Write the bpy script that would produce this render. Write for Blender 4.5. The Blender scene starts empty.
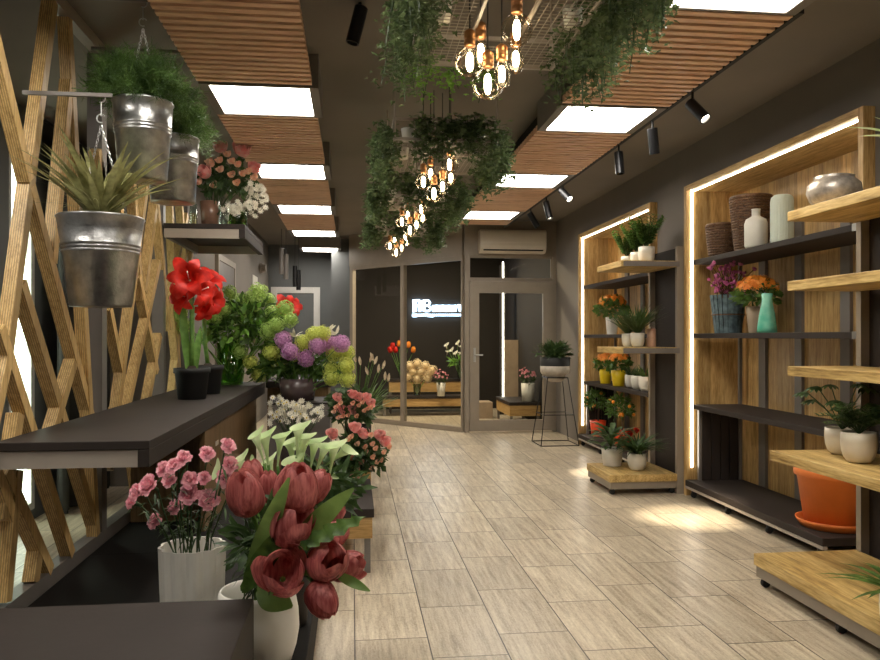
import bpy, math, random
from mathutils import Vector, Matrix
random.seed(7)
S = bpy.context.scene
COL = S.collection
PI = math.pi
# ------------------------------------------------------------------ camera
F_PX, TH, HCAM = 760.0, 0.114, 1.35          # focal length in px, yaw, eye height
ST, CT = math.sin(TH), math.cos(TH)
cam_d = bpy.data.cameras.new('camera'); cam = bpy.data.objects.new('camera', cam_d); COL.objects.link(cam)
cam_d.sensor_width = 36; cam_d.lens = F_PX*36/880; cam_d.shift_y = 7/880; cam_d.clip_start = .05
cam.location = (0, 0, HCAM); cam.rotation_euler = (PI/2, 0, -TH)
S.camera = cam
S.view_settings.view_transform = 'Standard'; S.view_settings.look = 'None'
S.view_settings.gamma = 1; S.view_settings.use_curve_mapping = False
S.view_settings.exposure = 0.56
# ------------------------------------------------------------------ world
w = bpy.data.worlds.new('world'); S.world = w; w.use_nodes = True
bg = w.node_tree.nodes['Background']; bg.inputs[0].default_value = (.88, 1.0, .82, 1); bg.inputs[1].default_value = 5.0
PANEL_L = 15.5      # radiance of ceiling light panels
LED_L = 9.0
FIL_L = 20.0
# lens geometry: a point of the room from its column/row in the picture and its true depth (or plane)
def ray(px, py): 
    a = (px-440)/F_PX; b = (337-py)/F_PX
    return Vector((ST + a*CT, CT - a*ST, b))
def at(px, py, d): return Vector((0, 0, HCAM)) + ray(px, py)*d
def atz(px, py, Z): r = ray(px, py); return at(px, py, (Z-HCAM)/r.z)
def atx(px, py, X): r = ray(px, py); return at(px, py, X/r.x)
def aty(px, py, Y): r = ray(px, py); return at(px, py, Y/r.y)
def dz(px, d, Z): p = at(px, 337, d); p.z = Z; return p
def dx(X, d): return (d - X*ST)/CT           # room Y of depth d at X
# ------------------------------------------------------------------ materials
def nodes(name):
    m = bpy.data.materials.new(name); m.use_nodes = True
    nt = m.node_tree; b = nt.nodes['Principled BSDF']; return m, nt, b
def L(nt, a, b): nt.links.new(a, b)
def coord(nt, scale=(1, 1, 1), rot=(0, 0, 0)):
    g = nt.nodes.new('ShaderNodeNewGeometry'); mp = nt.nodes.new('ShaderNodeMapping')
    mp.inputs['Scale'].default_value = scale; mp.inputs['Rotation'].default_value = rot
    L(nt, g.outputs['Position'], mp.inputs[0]); return mp.outputs[0]
def noise(nt, vec, sc, det=3, rough=.55):
    n = nt.nodes.new('ShaderNodeTexNoise'); n.inputs['Scale'].default_value = sc
    n.inputs['Detail'].default_value = det; n.inputs['Roughness'].default_value = rough
    L(nt, vec, n.inputs['Vector']); return n.outputs['Fac']
def ramp(nt, fac, cols):
    r = nt.nodes.new('ShaderNodeValToRGB'); e = r.color_ramp.elements
    while len(e) < len(cols): e.new(.5)
    for k, (p, c) in enumerate(cols): e[k].position = p; e[k].color = (*c, 1)
    L(nt, fac, r.inputs[0]); return r.outputs[0]
def bump(nt, b, h, s, dist=.01):
    bn = nt.nodes.new('ShaderNodeBump'); bn.inputs['Strength'].default_value = s; bn.inputs['Distance'].default_value = dist
    L(nt, h, bn.inputs['Height']); L(nt, bn.outputs[0], b.inputs['Normal'])
def mul(c, k): return tuple(min(1, x*k) for x in c)
def plain(name, c, rough=.6, metal=0, var=.12, sc=8, bmp=0, c2=None, sub=0):
    m, nt, b = nodes(name)
    f = noise(nt, coord(nt), sc)
    L(nt, ramp(nt, f, [(.3, mul(c, 1-var)), (.7, c2 or mul(c, 1+var))]), b.inputs['Base Color'])
    b.inputs['Roughness'].default_value = rough; b.inputs['Metallic'].default_value = metal
    if bmp: bump(nt, b, noise(nt, coord(nt), sc*6), bmp)
    return m
def emis(name, c, s):
    m, nt, b = nodes(name)
    b.inputs['Base Color'].default_value = (*mul(c, .8), 1)
    b.inputs['Emission Color'].default_value = (*c, 1); b.inputs['Emission Strength'].default_value = s
    return m
def thin_glass(name, tint=(.93, .96, .95), refl=.12, rough=.02, k=.45):
    m = bpy.data.materials.new(name); m.use_nodes = True; nt = m.node_tree; nt.nodes.clear()
    o = nt.nodes.new('ShaderNodeOutputMaterial'); mx = nt.nodes.new('ShaderNodeMixShader')
    t = nt.nodes.new('ShaderNodeBsdfTransparent'); g = nt.nodes.new('ShaderNodeBsdfGlossy'); lw = nt.nodes.new('ShaderNodeLayerWeight')
    t.inputs[0].default_value = (*tint, 1); g.inputs['Roughness'].default_value = rough; lw.inputs[0].default_value = .25
    mm = nt.nodes.new('ShaderNodeMath'); mm.operation = 'MULTIPLY_ADD'; mm.inputs[1].default_value = k; mm.inputs[2].default_value = refl*.3
    L(nt, lw.outputs['Fresnel'], mm.inputs[0]); L(nt, mm.outputs[0], mx.inputs[0])
    L(nt, t.outputs[0], mx.inputs[1]); L(nt, g.outputs[0], mx.inputs[2]); L(nt, mx.outputs[0], o.inputs[0]); return m
def wood(name, lo, mid, hi, axis='z', rough=.45, sc=1.0, knots=True, plank=0):
    m, nt, b = nodes(name)
    k = {'x': (1.2, 14, 14), 'y': (14, 1.2, 14), 'z': (14, 14, 1.2)}[axis]
    v = coord(nt, tuple(q*sc for q in k))
    f1 = noise(nt, v, 1.6, 5, .65)
    v2 = coord(nt, tuple(q*sc*4 for q in k)); f2 = noise(nt, v2, 2.2, 3, .6)
    ad = nt.nodes.new('ShaderNodeMath'); ad.operation = 'MULTIPLY_ADD'; ad.inputs[1].default_value = .45
    L(nt, f2, ad.inputs[0]); 
    s2 = nt.nodes.new('ShaderNodeMath'); s2.operation = 'MULTIPLY'; s2.inputs[1].default_value = .6; L(nt, f1, s2.inputs[0])
    L(nt, s2.outputs[0], ad.inputs[2])
    col = ramp(nt, ad.outputs[0], [(.36, lo), (.52, mid), (.68, hi)])
    if plank:
        sp = nt.nodes.new('ShaderNodeSeparateXYZ'); g = nt.nodes.new('ShaderNodeNewGeometry'); L(nt, g.outputs['Position'], sp.inputs[0])
        fl = nt.nodes.new('ShaderNodeMath'); fl.operation = 'SNAP'; fl.inputs[1].default_value = plank
        sm = nt.nodes.new('ShaderNodeMath'); sm.operation = 'ADD'
        if axis == 'z': L(nt, sp.outputs[0], sm.inputs[0]); L(nt, sp.outputs[1], sm.inputs[1])
        else: L(nt, sp.outputs[0], sm.inputs[0]); L(nt, sp.outputs[2], sm.inputs[1])
        L(nt, sm.outputs[0], fl.inputs[0])
        wn = nt.nodes.new('ShaderNodeTexWhiteNoise'); wn.noise_dimensions = '1D'; L(nt, fl.outputs[0], wn.inputs['W'])
        mr = nt.nodes.new('ShaderNodeMapRange'); mr.inputs[3].default_value = .62; mr.inputs[4].default_value = 1.15
        L(nt, wn.outputs[0], mr.inputs[0])
        vm = nt.nodes.new('ShaderNodeVectorMath'); vm.operation = 'SCALE'; L(nt, col, vm.inputs[0]); L(nt, mr.outputs[0], vm.inputs['Scale']); col = vm.outputs[0]
    L(nt, col, b.inputs['Base Color']); b.inputs['Roughness'].default_value = rough
    bump(nt, b, ad.outputs[0], .25, .004)
    return m
def foliage(name, c1, c2, sc=25, rough=.5, stretch=(1, 1, 1)):
    m, nt, b = nodes(name)
    L(nt, ramp(nt, noise(nt, coord(nt, stretch), sc, 2), [(.35, c1), (.65, c2)]), b.inputs['Base Color'])
    b.inputs['Roughness'].default_value = rough
        # leaves let some light through
    o = nt.nodes['Material Output']; tr = nt.nodes.new('ShaderNodeBsdfTranslucent'); mx = nt.nodes.new('ShaderNodeMixShader')
    tr.inputs[0].default_value = (*mul(c2, 1.1), 1); mx.inputs[0].default_value = .25
    L(nt, b.outputs[0], mx.inputs[1]); L(nt, tr.outputs[0], mx.inputs[2]); L(nt, mx.outputs[0], o.inputs[0])
    return m
M = {}
M['wall'] = plain('wall_paint', (.185, .162, .140), .8, var=.05, sc=2)
M['wall_dark'] = plain('dark_wall_paint', (.016, .012, .009), .85, var=.1, sc=2)
M['wall_blue'] = plain('cool_grey_paint', (.13, .135, .135), .8, var=.05, sc=2)
M['ceil'] = plain('ceiling_paint', (.205, .178, .150), .85, var=.05, sc=2)
M['frame'] = plain('taupe_metal', (.27, .225, .175), .45, var=.05)
M['beam'] = plain('beige_metal', (.36, .31, .26), .4, var=.05)
M['dark'] = plain('anthracite_board', (.032, .0245, .021), .6, var=.08, sc=5, bmp=.04)
M['dark'].node_tree.nodes['Principled BSDF'].inputs['Specular IOR Level'].default_value = .22
M['darker'] = plain('black_board', (.012, .010, .009), .7, var=.1); M['darker'].node_tree.nodes['Principled BSDF'].inputs['Specular IOR Level'].default_value = .15
M['rack'] = plain('rack_metal', (.17, .15, .135), .4, var=.06)
M['black'] = plain('black_plastic', (.012, .012, .012), .7)
M['blackm'] = plain('black_metal', (.02, .02, .022), .35, metal=.6)
M['zinc'] = plain('galvanised_zinc', (.40, .40, .40), .30, metal=.92, var=.35, sc=14, bmp=.15)
M['steel'] = plain('steel', (.5, .5, .5), .3, metal=.9)
M['copper'] = plain('copper', (.55, .27, .12), .42, metal=.9)
M['white'] = plain('white_ceramic', (.72, .69, .62), .35, var=.04)
M['cream'] = plain('cream_ceramic', (.66, .58, .45), .4, var=.05)
M['plastic'] = plain('ac_plastic', (.62, .56, .46), .35, var=.03)
M['soil'] = plain('soil', (.04, .028, .018), .95, var=.5, sc=60, bmp=.6)
M['oak'] = wood('oak_vertical', (.30, .165, .045), (.60, .37, .135), (.80, .56, .25), 'z', plank=.13)
M['oak_y'] = wood('oak_lengthwise', (.28, .16, .045), (.56, .36, .13), (.76, .54, .25), 'y')
M['oak_top'] = wood('oak_shelf_top', (.20, .11, .025), (.50, .33, .11), (.74, .54, .23), 'y', sc=.8)
M['oak_x'] = wood('oak_crosswise', (.25, .14, .045), (.46, .28, .1), (.62, .4, .17), 'x')
M['ply'] = wood('lattice_pine', (.38, .22, .07), (.68, .44, .17), (.85, .60, .26), 'z', sc=2.2)
def lamin(m, per=.0095):
    nt = m.node_tree; b = nt.nodes['Principled BSDF']; src = b.inputs['Base Color'].links[0].from_socket
    g = nt.nodes.new('ShaderNodeNewGeometry'); sp = nt.nodes.new('ShaderNodeSeparateXYZ'); L(nt, g.outputs['Position'], sp.inputs[0])
    a = nt.nodes.new('ShaderNodeMath'); a.operation = 'PINGPONG'; a.inputs[1].default_value = per/2; L(nt, sp.outputs[0], a.inputs[0])
    mr = nt.nodes.new('ShaderNodeMapRange'); mr.inputs[1].default_value = 0; mr.inputs[2].default_value = per/2; mr.inputs[3].default_value = .42; mr.inputs[4].default_value = 1.05; L(nt, a.outputs[0], mr.inputs[0])
    vm = nt.nodes.new('ShaderNodeVectorMath'); vm.operation = 'SCALE'; L(nt, src, vm.inputs[0]); L(nt, mr.outputs[0], vm.inputs['Scale']); L(nt, vm.outputs[0], b.inputs['Base Color'])
lamin(M['ply'])
M['slat'] = wood('ceiling_slats', (.5, .29, .17), (.80, .51, .33), (.9, .64, .44), 'x', sc=1.2)
M['panelwood'] = wood('counter_wood', (.12, .07, .03), (.22, .135, .06), (.32, .2, .1), 'z')
M['wicker'] = wood('wicker_cane', (.03, .015, .008), (.14, .07, .035), (.32, .18, .09), 'x', sc=3)
M['light'] = emis('light_diffuser', (1, .94, .84), PANEL_L)
M['led'] = emis('led_strip', (1, .93, .80), LED_L)
M['fil'] = emis('glowing_filament', (1, .84, .55), FIL_L)
M['spot'] = emis('spot_lens', (1, .88, .65), 30)
M['neon'] = emis('sign_light', (.55, .75, 1), 7)
M['glass'] = thin_glass('window_glass', (.93, .94, .92), .0, k=.16)
M['vglass'] = thin_glass('vase_glass', (.86, .92, .89), .3)
M['gglass'] = thin_glass('green_vase_glass', (.55, .78, .35), .3)
M['bglass'] = thin_glass('bulb_glass', (.93, .90, .84), .15, k=.4)
M['leaf'] = foliage('leaf_green', (.03, .075, .012), (.12, .22, .04))
M['leafd'] = foliage('leaf_dark', (.018, .045, .012), (.075, .135, .04))
M['leafl'] = foliage('leaf_light', (.10, .26, .03), (.24, .45, .07))
M['ivy'] = foliage('ivy_leaf', (.018, .04, .012), (.14, .20, .08), 30)
M['fern'] = foliage('fern_needles', (.015, .045, .008), (.11, .2, .04), 12)
M['olive'] = foliage('olive_blades', (.14, .14, .045), (.42, .41, .18), 26)
M['stem'] = foliage('stem_green', (.08, .2, .03), (.2, .38, .08), 20)
M['tleaf'] = foliage('tulip_leaf', (.10, .19, .04), (.22, .34, .09), 14)
M['dstem'] = foliage('stem_dark', (.03, .06, .02), (.07, .12, .04), 20)
M['bark'] = plain('bark', (.12, .07, .04), .9, var=.3, sc=30)
M['tulip'] = foliage('tulip_petal', (.22, .025, .03), (.60, .19, .17), 1.0, stretch=(95, 95, 9))
M['pink'] = foliage('pink_petal', (.74, .20, .28), (.98, .58, .62), 60)
M['rose'] = foliage('rose_petal', (.95, .28, .28), (1, .66, .60), 40)
M['peach'] = foliage('peach_petal', (.95, .42, .28), (1, .76, .58), 40)
M['red'] = foliage('red_petal', (.45, .006, .004), (.80, .03, .015), 18)
M['purple'] = foliage('purple_petal', (.38, .12, .34), (.75, .42, .68), 60)
M['lime'] = foliage('lime_petal', (.42, .48, .05), (.80, .85, .22), 60)
M['vib'] = foliage('green_florets', (.16, .30, .035), (.55, .72, .2), 60)
M['calla'] = foliage('calla_petal', (.45, .60, .28), (.72, .82, .50), 12)
M['wpetal'] = foliage('white_petal', (.62, .58, .45), (.82, .78, .66), 30)
M['creamp'] = foliage('cream_petal', (.70, .50, .26), (.92, .78, .52), 30)
M['magenta'] = foliage('magenta_petal', (.42, .06, .22), (.70, .22, .42), 30)
M['orange'] = foliage('orange_petal', (.85, .24, .02), (.95, .42, .06), 30)
M['fruit'] = plain('orange_peel', (.9, .3, .02), .4)
M['tan'] = foliage('wheat_tan', (.35, .26, .16), (.62, .50, .34), 30)
M['yellow'] = plain('yellow_glaze', (.72, .52, .01), .35, var=.04)
M['redpot'] = plain('red_glaze', (.78, .07, .02), .35, var=.04)
M['terra'] = plain('orange_terracotta', (.72, .19, .035), .5, var=.06, bmp=.03)
M['mint'] = plain('mint_glaze', (.10, .55, .38), .2, var=.2, sc=6, c2=(.35, .75, .58))
M['silver'] = plain('crackled_silver', (.45, .40, .35), .35, metal=.5, var=.3, sc=30, bmp=.15)
M['palegreen'] = plain('pale_green_ceramic', (.60, .66, .56), .35, var=.03)
M['bluewood'] = plain('weathered_blue_slats', (.10, .15, .17), .7, var=.5, sc=25)
M['navy'] = plain('navy_lacquer', (.03, .025, .06), .25, var=.4, sc=4, c2=(.12, .08, .07))
M['brownglass'] = plain('brown_glazed_clay', (.22, .12, .08), .25, var=.3, sc=10)
M['beigepot'] = plain('beige_clay', (.35, .26, .18), .6)
M['stone'] = plain('stone_grey', (.45, .40, .33), .7, var=.15, sc=20)
M['candle'] = plain('candle_wax', (.50, .30, .20), .5, var=.15)
M['paper'] = plain('paper', (.75, .72, .65), .7, var=.02)
M['doorpaint'] = plain('door_paint', (.62, .60, .57), .5, var=.03)
M['curtain'] = plain('curtain_cloth', (.035, .033, .03), .9, var=.25, sc=6)
M['cord'] = plain('cable', (.02, .02, .02), .6)
# floor tiles: wood-look 0.32 x 0.6 m, laid lengthwise
def floor_mat():
    m, nt, b = nodes('wood_look_floor_tiles')
    g = nt.nodes.new('ShaderNodeNewGeometry'); mp = nt.nodes.new('ShaderNodeMapping'); mp.vector_type = 'POINT'
    mp.inputs['Location'].default_value = (.2, .008, 0); mp.inputs['Rotation'].default_value = (0, 0, -PI/2)
    L(nt, g.outputs['Position'], mp.inputs[0])
    br = nt.nodes.new('ShaderNodeTexBrick'); br.offset = .37; br.offset_frequency = 2
    br.inputs['Scale'].default_value = 1; br.inputs['Brick Width'].default_value = .6; br.inputs['Row Height'].default_value = .325
    br.inputs['Mortar Size'].default_value = .0032; br.inputs['Mortar Smooth'].default_value = .15; br.inputs['Bias'].default_value = 0
    br.inputs['Color1'].default_value = (.0, .0, .0, 1); br.inputs['Color2'].default_value = (1, 1, 1, 1); br.inputs['Mortar'].default_value = (.5, .5, .5, 1)
    L(nt, mp.outputs[0], br.inputs['Vector'])
    off = nt.nodes.new('ShaderNodeVectorMath'); off.operation = 'MULTIPLY_ADD'; off.inputs[1].default_value = (3, 7, 2)
    L(nt, br.outputs['Color'], off.inputs[0]); L(nt, g.outputs['Position'], off.inputs[2])
    ms = nt.nodes.new('ShaderNodeMapping'); ms.inputs['Scale'].default_value = (22, 1.6, 1); L(nt, off.outputs[0], ms.inputs[0])
    f = noise(nt, ms.outputs[0], 1.5, 6, .7)
    ms2 = nt.nodes.new('ShaderNodeMapping'); ms2.inputs['Scale'].default_value = (60, 25, 1); L(nt, off.outputs[0], ms2.inputs[0])
    f2 = noise(nt, ms2.outputs[0], 2, 4, .8)
    ad = nt.nodes.new('ShaderNodeMath'); ad.operation = 'MULTIPLY_ADD'; ad.inputs[1].default_value = .35; L(nt, f2, ad.inputs[0]); 
    a2 = nt.nodes.new('ShaderNodeMath'); a2.operation = 'MULTIPLY'; a2.inputs[1].default_value = .65; L(nt, f, a2.inputs[0]); L(nt, a2.outputs[0], ad.inputs[2])
    c = ramp(nt, ad.outputs[0], [(.35, (.26, .20, .135)), (.5, (.49, .41, .30)), (.65, (.67, .59, .45))])
    tn = nt.nodes.new('ShaderNodeMapRange'); tn.inputs[3].default_value = .84; tn.inputs[4].default_value = 1.1; L(nt, br.outputs['Color'], tn.inputs[0])
    vm = nt.nodes.new('ShaderNodeVectorMath'); vm.operation = 'SCALE'; L(nt, c, vm.inputs[0]); L(nt, tn.outputs[0], vm.inputs['Scale'])
    mx = nt.nodes.new('ShaderNodeMix'); mx.data_type = 'RGBA'; L(nt, br.outputs['Fac'], mx.inputs[0]); L(nt, vm.outputs[0], mx.inputs[6]); mx.inputs[7].default_value = (.06, .048, .036, 1)
    L(nt, mx.outputs[2], b.inputs['Base Color']); b.inputs['Roughness'].default_value = .30
    iv = nt.nodes.new('ShaderNodeMath'); iv.operation = 'MULTIPLY_ADD'; iv.inputs[1].default_value = -1.5; L(nt, br.outputs['Fac'], iv.inputs[0]); L(nt, ad.outputs[0], iv.inputs[2])
    bump(nt, b, iv.outputs[0], .35, .004)
    return m
M['floor'] = floor_mat()
# ------------------------------------------------------------------ mesh building
def V(*a): return Vector(a)
class MB:
    def __init__(s): s.v = []; s.f = []
    def add(s, vs, fs):
        o = len(s.v); s.v += [tuple(p) for p in vs]; s.f += [tuple(i+o for i in q) for q in fs]; return s
    def box(s, x0, x1, y0, y1, z0, z1):
        if x0 > x1: x0, x1 = x1, x0
        if y0 > y1: y0, y1 = y1, y0
        if z0 > z1: z0, z1 = z1, z0
        return s.add([(x0,y0,z0),(x1,y0,z0),(x1,y1,z0),(x0,y1,z0),(x0,y0,z1),(x1,y0,z1),(x1,y1,z1),(x0,y1,z1)],
              [(0,3,2,1),(4,5,6,7),(0,1,5,4),(1,2,6,5),(2,3,7,6),(3,0,4,7)])
    def bar(s, p, q, wd, ht, up=V(1,0,0)):     # rectangular bar p->q, wd along 'up', ht across
        p, q, up = Vector(p), Vector(q), Vector(up); t = (q-p).normalized(); sd = t.cross(up).normalized(); u = sd.cross(t).normalized()
        vs = [c + u*(a*wd/2) + sd*(b*ht/2) for c in (p, q) for a, b in ((-1,-1),(1,-1),(1,1),(-1,1))]
        return s.add(vs, [(0,1,2,3),(7,6,5,4),(0,4,5,1),(1,5,6,2),(2,6,7,3),(3,7,4,0)])
    def tube(s, pts, r, n=8, cap=True):
        pts = [Vector(p) for p in pts]; R = r if isinstance(r, (list, tuple)) else [r]*len(pts)
        vs = []; fs = []
        prev = None
        for k, p in enumerate(pts):
            t = (pts[min(k+1, len(pts)-1)] - pts[max(k-1, 0)]).normalized()
            if prev is None: a = t.cross(V(0,0,1)); a = a if a.length > .01 else t.cross(V(1,0,0))
            else: a = prev - t*prev.dot(t)
            a.normalize(); prev = a; b = t.cross(a)
            vs += [p + (a*math.cos(2*PI*j/n) + b*math.sin(2*PI*j/n))*R[k] for j in range(n)]
        for k in range(len(pts)-1):
            for j in range(n):
                fs.append((k*n+j, k*n+(j+1)%n, (k+1)*n+(j+1)%n, (k+1)*n+j))
        if cap: fs.append(tuple(range(n-1, -1, -1))); fs.append(tuple((len(pts)-1)*n+j for j in range(n)))
        return s.add(vs, fs)
    def lathe(s, prof, c, n=32, flute=0, nf=12, ax=V(0,0,1), cap0=True, cap1=False):
        c = Vector(c); ax = Vector(ax).normalized(); a = ax.cross(V(0,0,1)); a = a if a.length > .01 else V(1,0,0); a.normalize(); b = ax.cross(a)
        vs = []; fs = []
        for r, z in prof:
            for j in range(n):
                t = 2*PI*j/n; rr = r*(1 + flute*abs(math.sin(nf*t/2))) if flute else r
                vs.append(c + (a*math.cos(t) + b*math.sin(t))*rr + ax*z)
        for k in range(len(prof)-1):
            for j in range(n): fs.append((k*n+j, k*n+(j+1)%n, (k+1)*n+(j+1)%n, (k+1)*n+j))
        if cap0: fs.append(tuple(range(n-1, -1, -1)))
        if cap1: fs.append(tuple((len(prof)-1)*n+j for j in range(n)))
        return s.add(vs, fs)
    def ball(s, c, r, n=10, m=6, sz=1):
        prof = [(max(1e-4, r*math.sin(PI*k/m)), -r*sz*math.cos(PI*k/m)) for k in range(m+1)]
        return s.lathe(prof, c, n, cap0=False)
    def leaf(s, p, d, nrm, ln, wd, bend=.3, seg=4, fold=.25, wave=0, shape='leaf'):
        p = Vector(p); d = Vector(d).normalized(); nrm = Vector(nrm); sd = d.cross(nrm)
        if sd.length < .01: sd = d.cross(V(.3,.5,.8))
        sd.normalize(); nrm = sd.cross(d).normalized()
        vs = []; fs = []
        for k in range(seg+1):
            t = k/seg
            if shape == 'strap': wv = wd*(.75 + .25*math.sin(PI*t))*(1-t**4) + 1e-4
            else: wv = wd*math.sin(PI*min(1, t*.93+.05))**.8 + 1e-4
            c = p + d*(ln*t*(1-abs(bend)*.25*t)) - nrm*(bend*ln*t*t*.8)
            wo = wave*math.sin(t*seg*2.2)*wd
            vs += [c - sd*(wv/2) + nrm*(fold*wv/2+wo), c, c + sd*(wv/2) + nrm*(fold*wv/2-wo)]
        for k in range(seg):
            a = 3*k; fs += [(a, a+1, a+4, a+3), (a+1, a+2, a+5, a+4)]
        return s.add(vs, fs)
    def petal(s, c, ax, phi, prof, wid, cup=.5, nu=5, nv=4, ruf=0, tip=0):
        c = Vector(c); ax = Vector(ax).normalized(); a = ax.cross(V(.12,.3,1)).normalized(); b = ax.cross(a)
        o = a*math.cos(phi) + b*math.sin(phi); sd = ax.cross(o)
        def itp(l, t):
            x = t*(len(l)-1); i = min(int(x), len(l)-2); f = x-i
            if isinstance(l[0], tuple): return tuple(l[i][q]*(1-f)+l[i+1][q]*f for q in (0, 1))
            return l[i]*(1-f)+l[i+1]*f
        vs = []; fs = []; hm = max(wid)+1e-6
        for i in range(nu+1):
            t = i/nu; rho, z = itp(prof, t); hw = itp(wid, t)
            for j in range(nv+1):
                x = hw*(2*j/nv-1)
                rz = random.uniform(-ruf, ruf)*t if ruf else 0
                vs.append(c + o*(rho - cup*x*x/hm + rz) + sd*x + ax*(z - tip*abs(x)/hm*hm*t + (random.uniform(-ruf, ruf)*t if ruf else 0)))
        for i in range(nu):
            for j in range(nv):
                q = i*(nv+1)+j; fs.append((q, q+1, q+nv+2, q+nv+1))
        return s.add(vs, fs)
    def build(s, name, mat, parent=None, smooth=False, bev=0, kind=None):
        o3 = V(0,0,0); q = parent
        while q is not None: o3 = o3 + q.location; q = q.parent
        me = bpy.data.meshes.new(name); me.from_pydata([tuple(Vector(p)-o3) for p in s.v], [], s.f)
        me.materials.append(M[mat] if isinstance(mat, str) else mat)
        if smooth: me.polygons.foreach_set('use_smooth', [True]*len(me.polygons))
        ob = bpy.data.objects.new(name, me); COL.objects.link(ob)
        if parent is not None: ob.parent = parent
        if bev:
            b = ob.modifiers.new('bevel', 'BEVEL'); b.width = bev; b.segments = 2; b.limit_method = 'ANGLE'
        if kind: ob['kind'] = kind
        return ob
def thing(name, cat, label, loc=(0,0,0), group=None):
    o = bpy.data.objects.new(name, None); COL.objects.link(o); o.location = loc; o.empty_display_size = .1
    o['label'] = label; o['category'] = cat
    if group: o['group'] = group
    return o
def tag(o, cat, label, group=None):
    o['label'] = label; o['category'] = cat
    if group: o['group'] = group
    return o
def struct(name, mb, mat, parent=None, **k):
    o = mb.build(name, mat, parent, **k)
    if parent is None: o['kind'] = 'structure'
    return o
def copy_tree(o, parent=None):
    c = o.copy(); COL.objects.link(c); c.parent = parent
    for ch in list(o.children): copy_tree(ch, c)
    return c
def rdir(lo=-1, hi=1):
    t = random.uniform(0, 2*PI); z = random.uniform(lo, hi); r = math.sqrt(max(0, 1-z*z)); return V(r*math.cos(t), r*math.sin(t), z)
def curve(p, q, sag=.0, n=6, side=V(0,0,0)):
    p, q = Vector(p), Vector(q); return [p.lerp(q, k/n) + (side+V(0,0,sag))*math.sin(PI*k/n) for k in range(n+1)]
XW = 2.89; ZC = 3.0
# ================================================================== STRUCTURE
struct('floor', MB().box(-2.6, 3.6, -3.6, 15.2, -.1, 0), 'floor')
struct('ceiling', MB().box(-2.6, 3.6, -3.6, 15.2, ZC, ZC+.1), 'ceil')
b = MB()
N1, N2 = (3.93, 6.24), (6.98, 9.33); NZ = 2.64
b.box(XW, 3.5, -3.5, N1[0], 0, ZC); b.box(XW, 3.5, N1[0], N1[1], NZ, ZC); b.box(3.36, 3.5, N1[0], N1[1], 0, NZ)
b.box(XW, 3.5, N1[1], N2[0], 0, ZC); b.box(XW, 3.5, N2[0], N2[1], NZ, ZC); b.box(3.36, 3.5, N2[0], N2[1], 0, NZ)
b.box(XW, 3.5, N2[1], 15.1, 0, ZC)
struct('wall_right', b, 'wall')
struct('wall_back', MB().box(-2.6, 3.5, -3.6, -3.5, 0, ZC), 'wall')
# outer left wall with a floor-length window
WX = -2.35; wy0 = atx(9, 300, WX).y; wy1 = atx(34, 300, WX).y
b = MB().box(WX-.03, WX, -3.5, wy0, 0, ZC).box(WX-.03, WX, wy1, 7.2, 0, ZC).box(WX-.03, WX, wy0, wy1, 2.62, ZC).box(WX-.03, WX, wy0, wy1, 0, .08)
struct('wall_outer', b, 'wall_blue')
wn = struct('window_1', MB().box(WX-.028, WX+.004, wy0, wy0+.03, .08, 2.62).box(WX-.028, WX+.004, wy1-.06, wy1, .08, 2.62).box(WX-.028, WX+.004, wy0+.03, wy1-.06, .08, .13).box(WX-.028, WX+.004, wy0+.03, wy1-.06, 2.57, 2.62), 'doorpaint')
MB().box(WX-.018, WX-.012, wy0+.03, wy1-.06, .13, 2.57).build('pane', 'glass', wn)
# inner left wall from the end of the lattice to the back, with a door
struct('wall_left', MB().box(-1.6, -1.5, 7.25, 13.8, 0, ZC).box(-2.35, -1.5, 7.15, 7.25, 0, ZC), 'wall')
y0, y1 = 8.6, 9.7
d2 = struct('door_2', MB().box(-1.499, -1.46, y0-.07, y0, 0, 2.2).box(-1.499, -1.46, y1, y1+.07, 0, 2.2).box(-1.499, -1.46, y0-.07, y1+.07, 2.2, 2.27), 'frame')
MB().box(-1.498, -1.47, y0, y1, .0, 2.2).build('door_leaf', 'rack', d2)
# rear left wall and white framed door
YB = 13.8
struct('wall_rear', MB().box(-1.6, -.05, YB, YB+.1, 0, ZC), 'wall_blue')
a = aty(271, 287, YB-.02); c = aty(320, 287, YB-.02)
dr = struct('door_1', MB().box(a.x, a.x+.11, YB-.05, YB-.001, 0, a.z).box(c.x-.11, c.x, YB-.05, YB-.001, 0, a.z).box(a.x+.11, c.x-.11, YB-.05, YB-.001, a.z-.11, a.z), 'doorpaint', bev=.005)
MB().box(a.x+.11, c.x-.11, YB-.03, YB-.001, 0, a.z-.11).build('door_leaf', 'wall_blue', dr)
MB().box(c.x-.19, c.x-.15, YB-.06, YB-.03, .95, 1.2).build('door_handle', 'steel', dr)
struct('trim_1', MB().box(-.36, -.04, 12.9, YB, 0, ZC), 'wall_blue')        # pier beside the slanting window
# front wall with glazed door
YF = 10.61
def X(px): return aty(px, 300, YF).x
def Z(py): return HCAM + (337-py)*10.78/760
xa, xb = X(464.5), XW-.001
zt0, zt1, zd = Z(279), Z(256.5), Z(281)
b = MB().box(xa, xb, YF, YF+.1, zt1, ZC).box(X(464.8), X(469), YF, YF+.1, 0, zt1).box(X(553), xb, YF, YF+.1, 0, zt1).box(X(469), X(553), YF, YF+.1, zt0-.03, zt0)
struct('wall_front', b, 'frame')
b = MB(); xl, xr, gl, gr = X(469)+.005, X(553)-.005, X(479), X(543)
b.box(xl, gl, YF-.02, YF+.05, .02, zt0-.035).box(gr, xr, YF-.02, YF+.05, .02, zt0-.035).box(gl, gr, YF-.02, YF+.05, .02, Z(420)).box(gl, gr, YF-.02, YF+.05, Z(293), zt0-.035)
dr = struct('door_3', b, 'frame')
MB().box(gl, gr, YF+.01, YF+.02, Z(420), Z(293)).build('pane', 'glass', dr)
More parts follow.
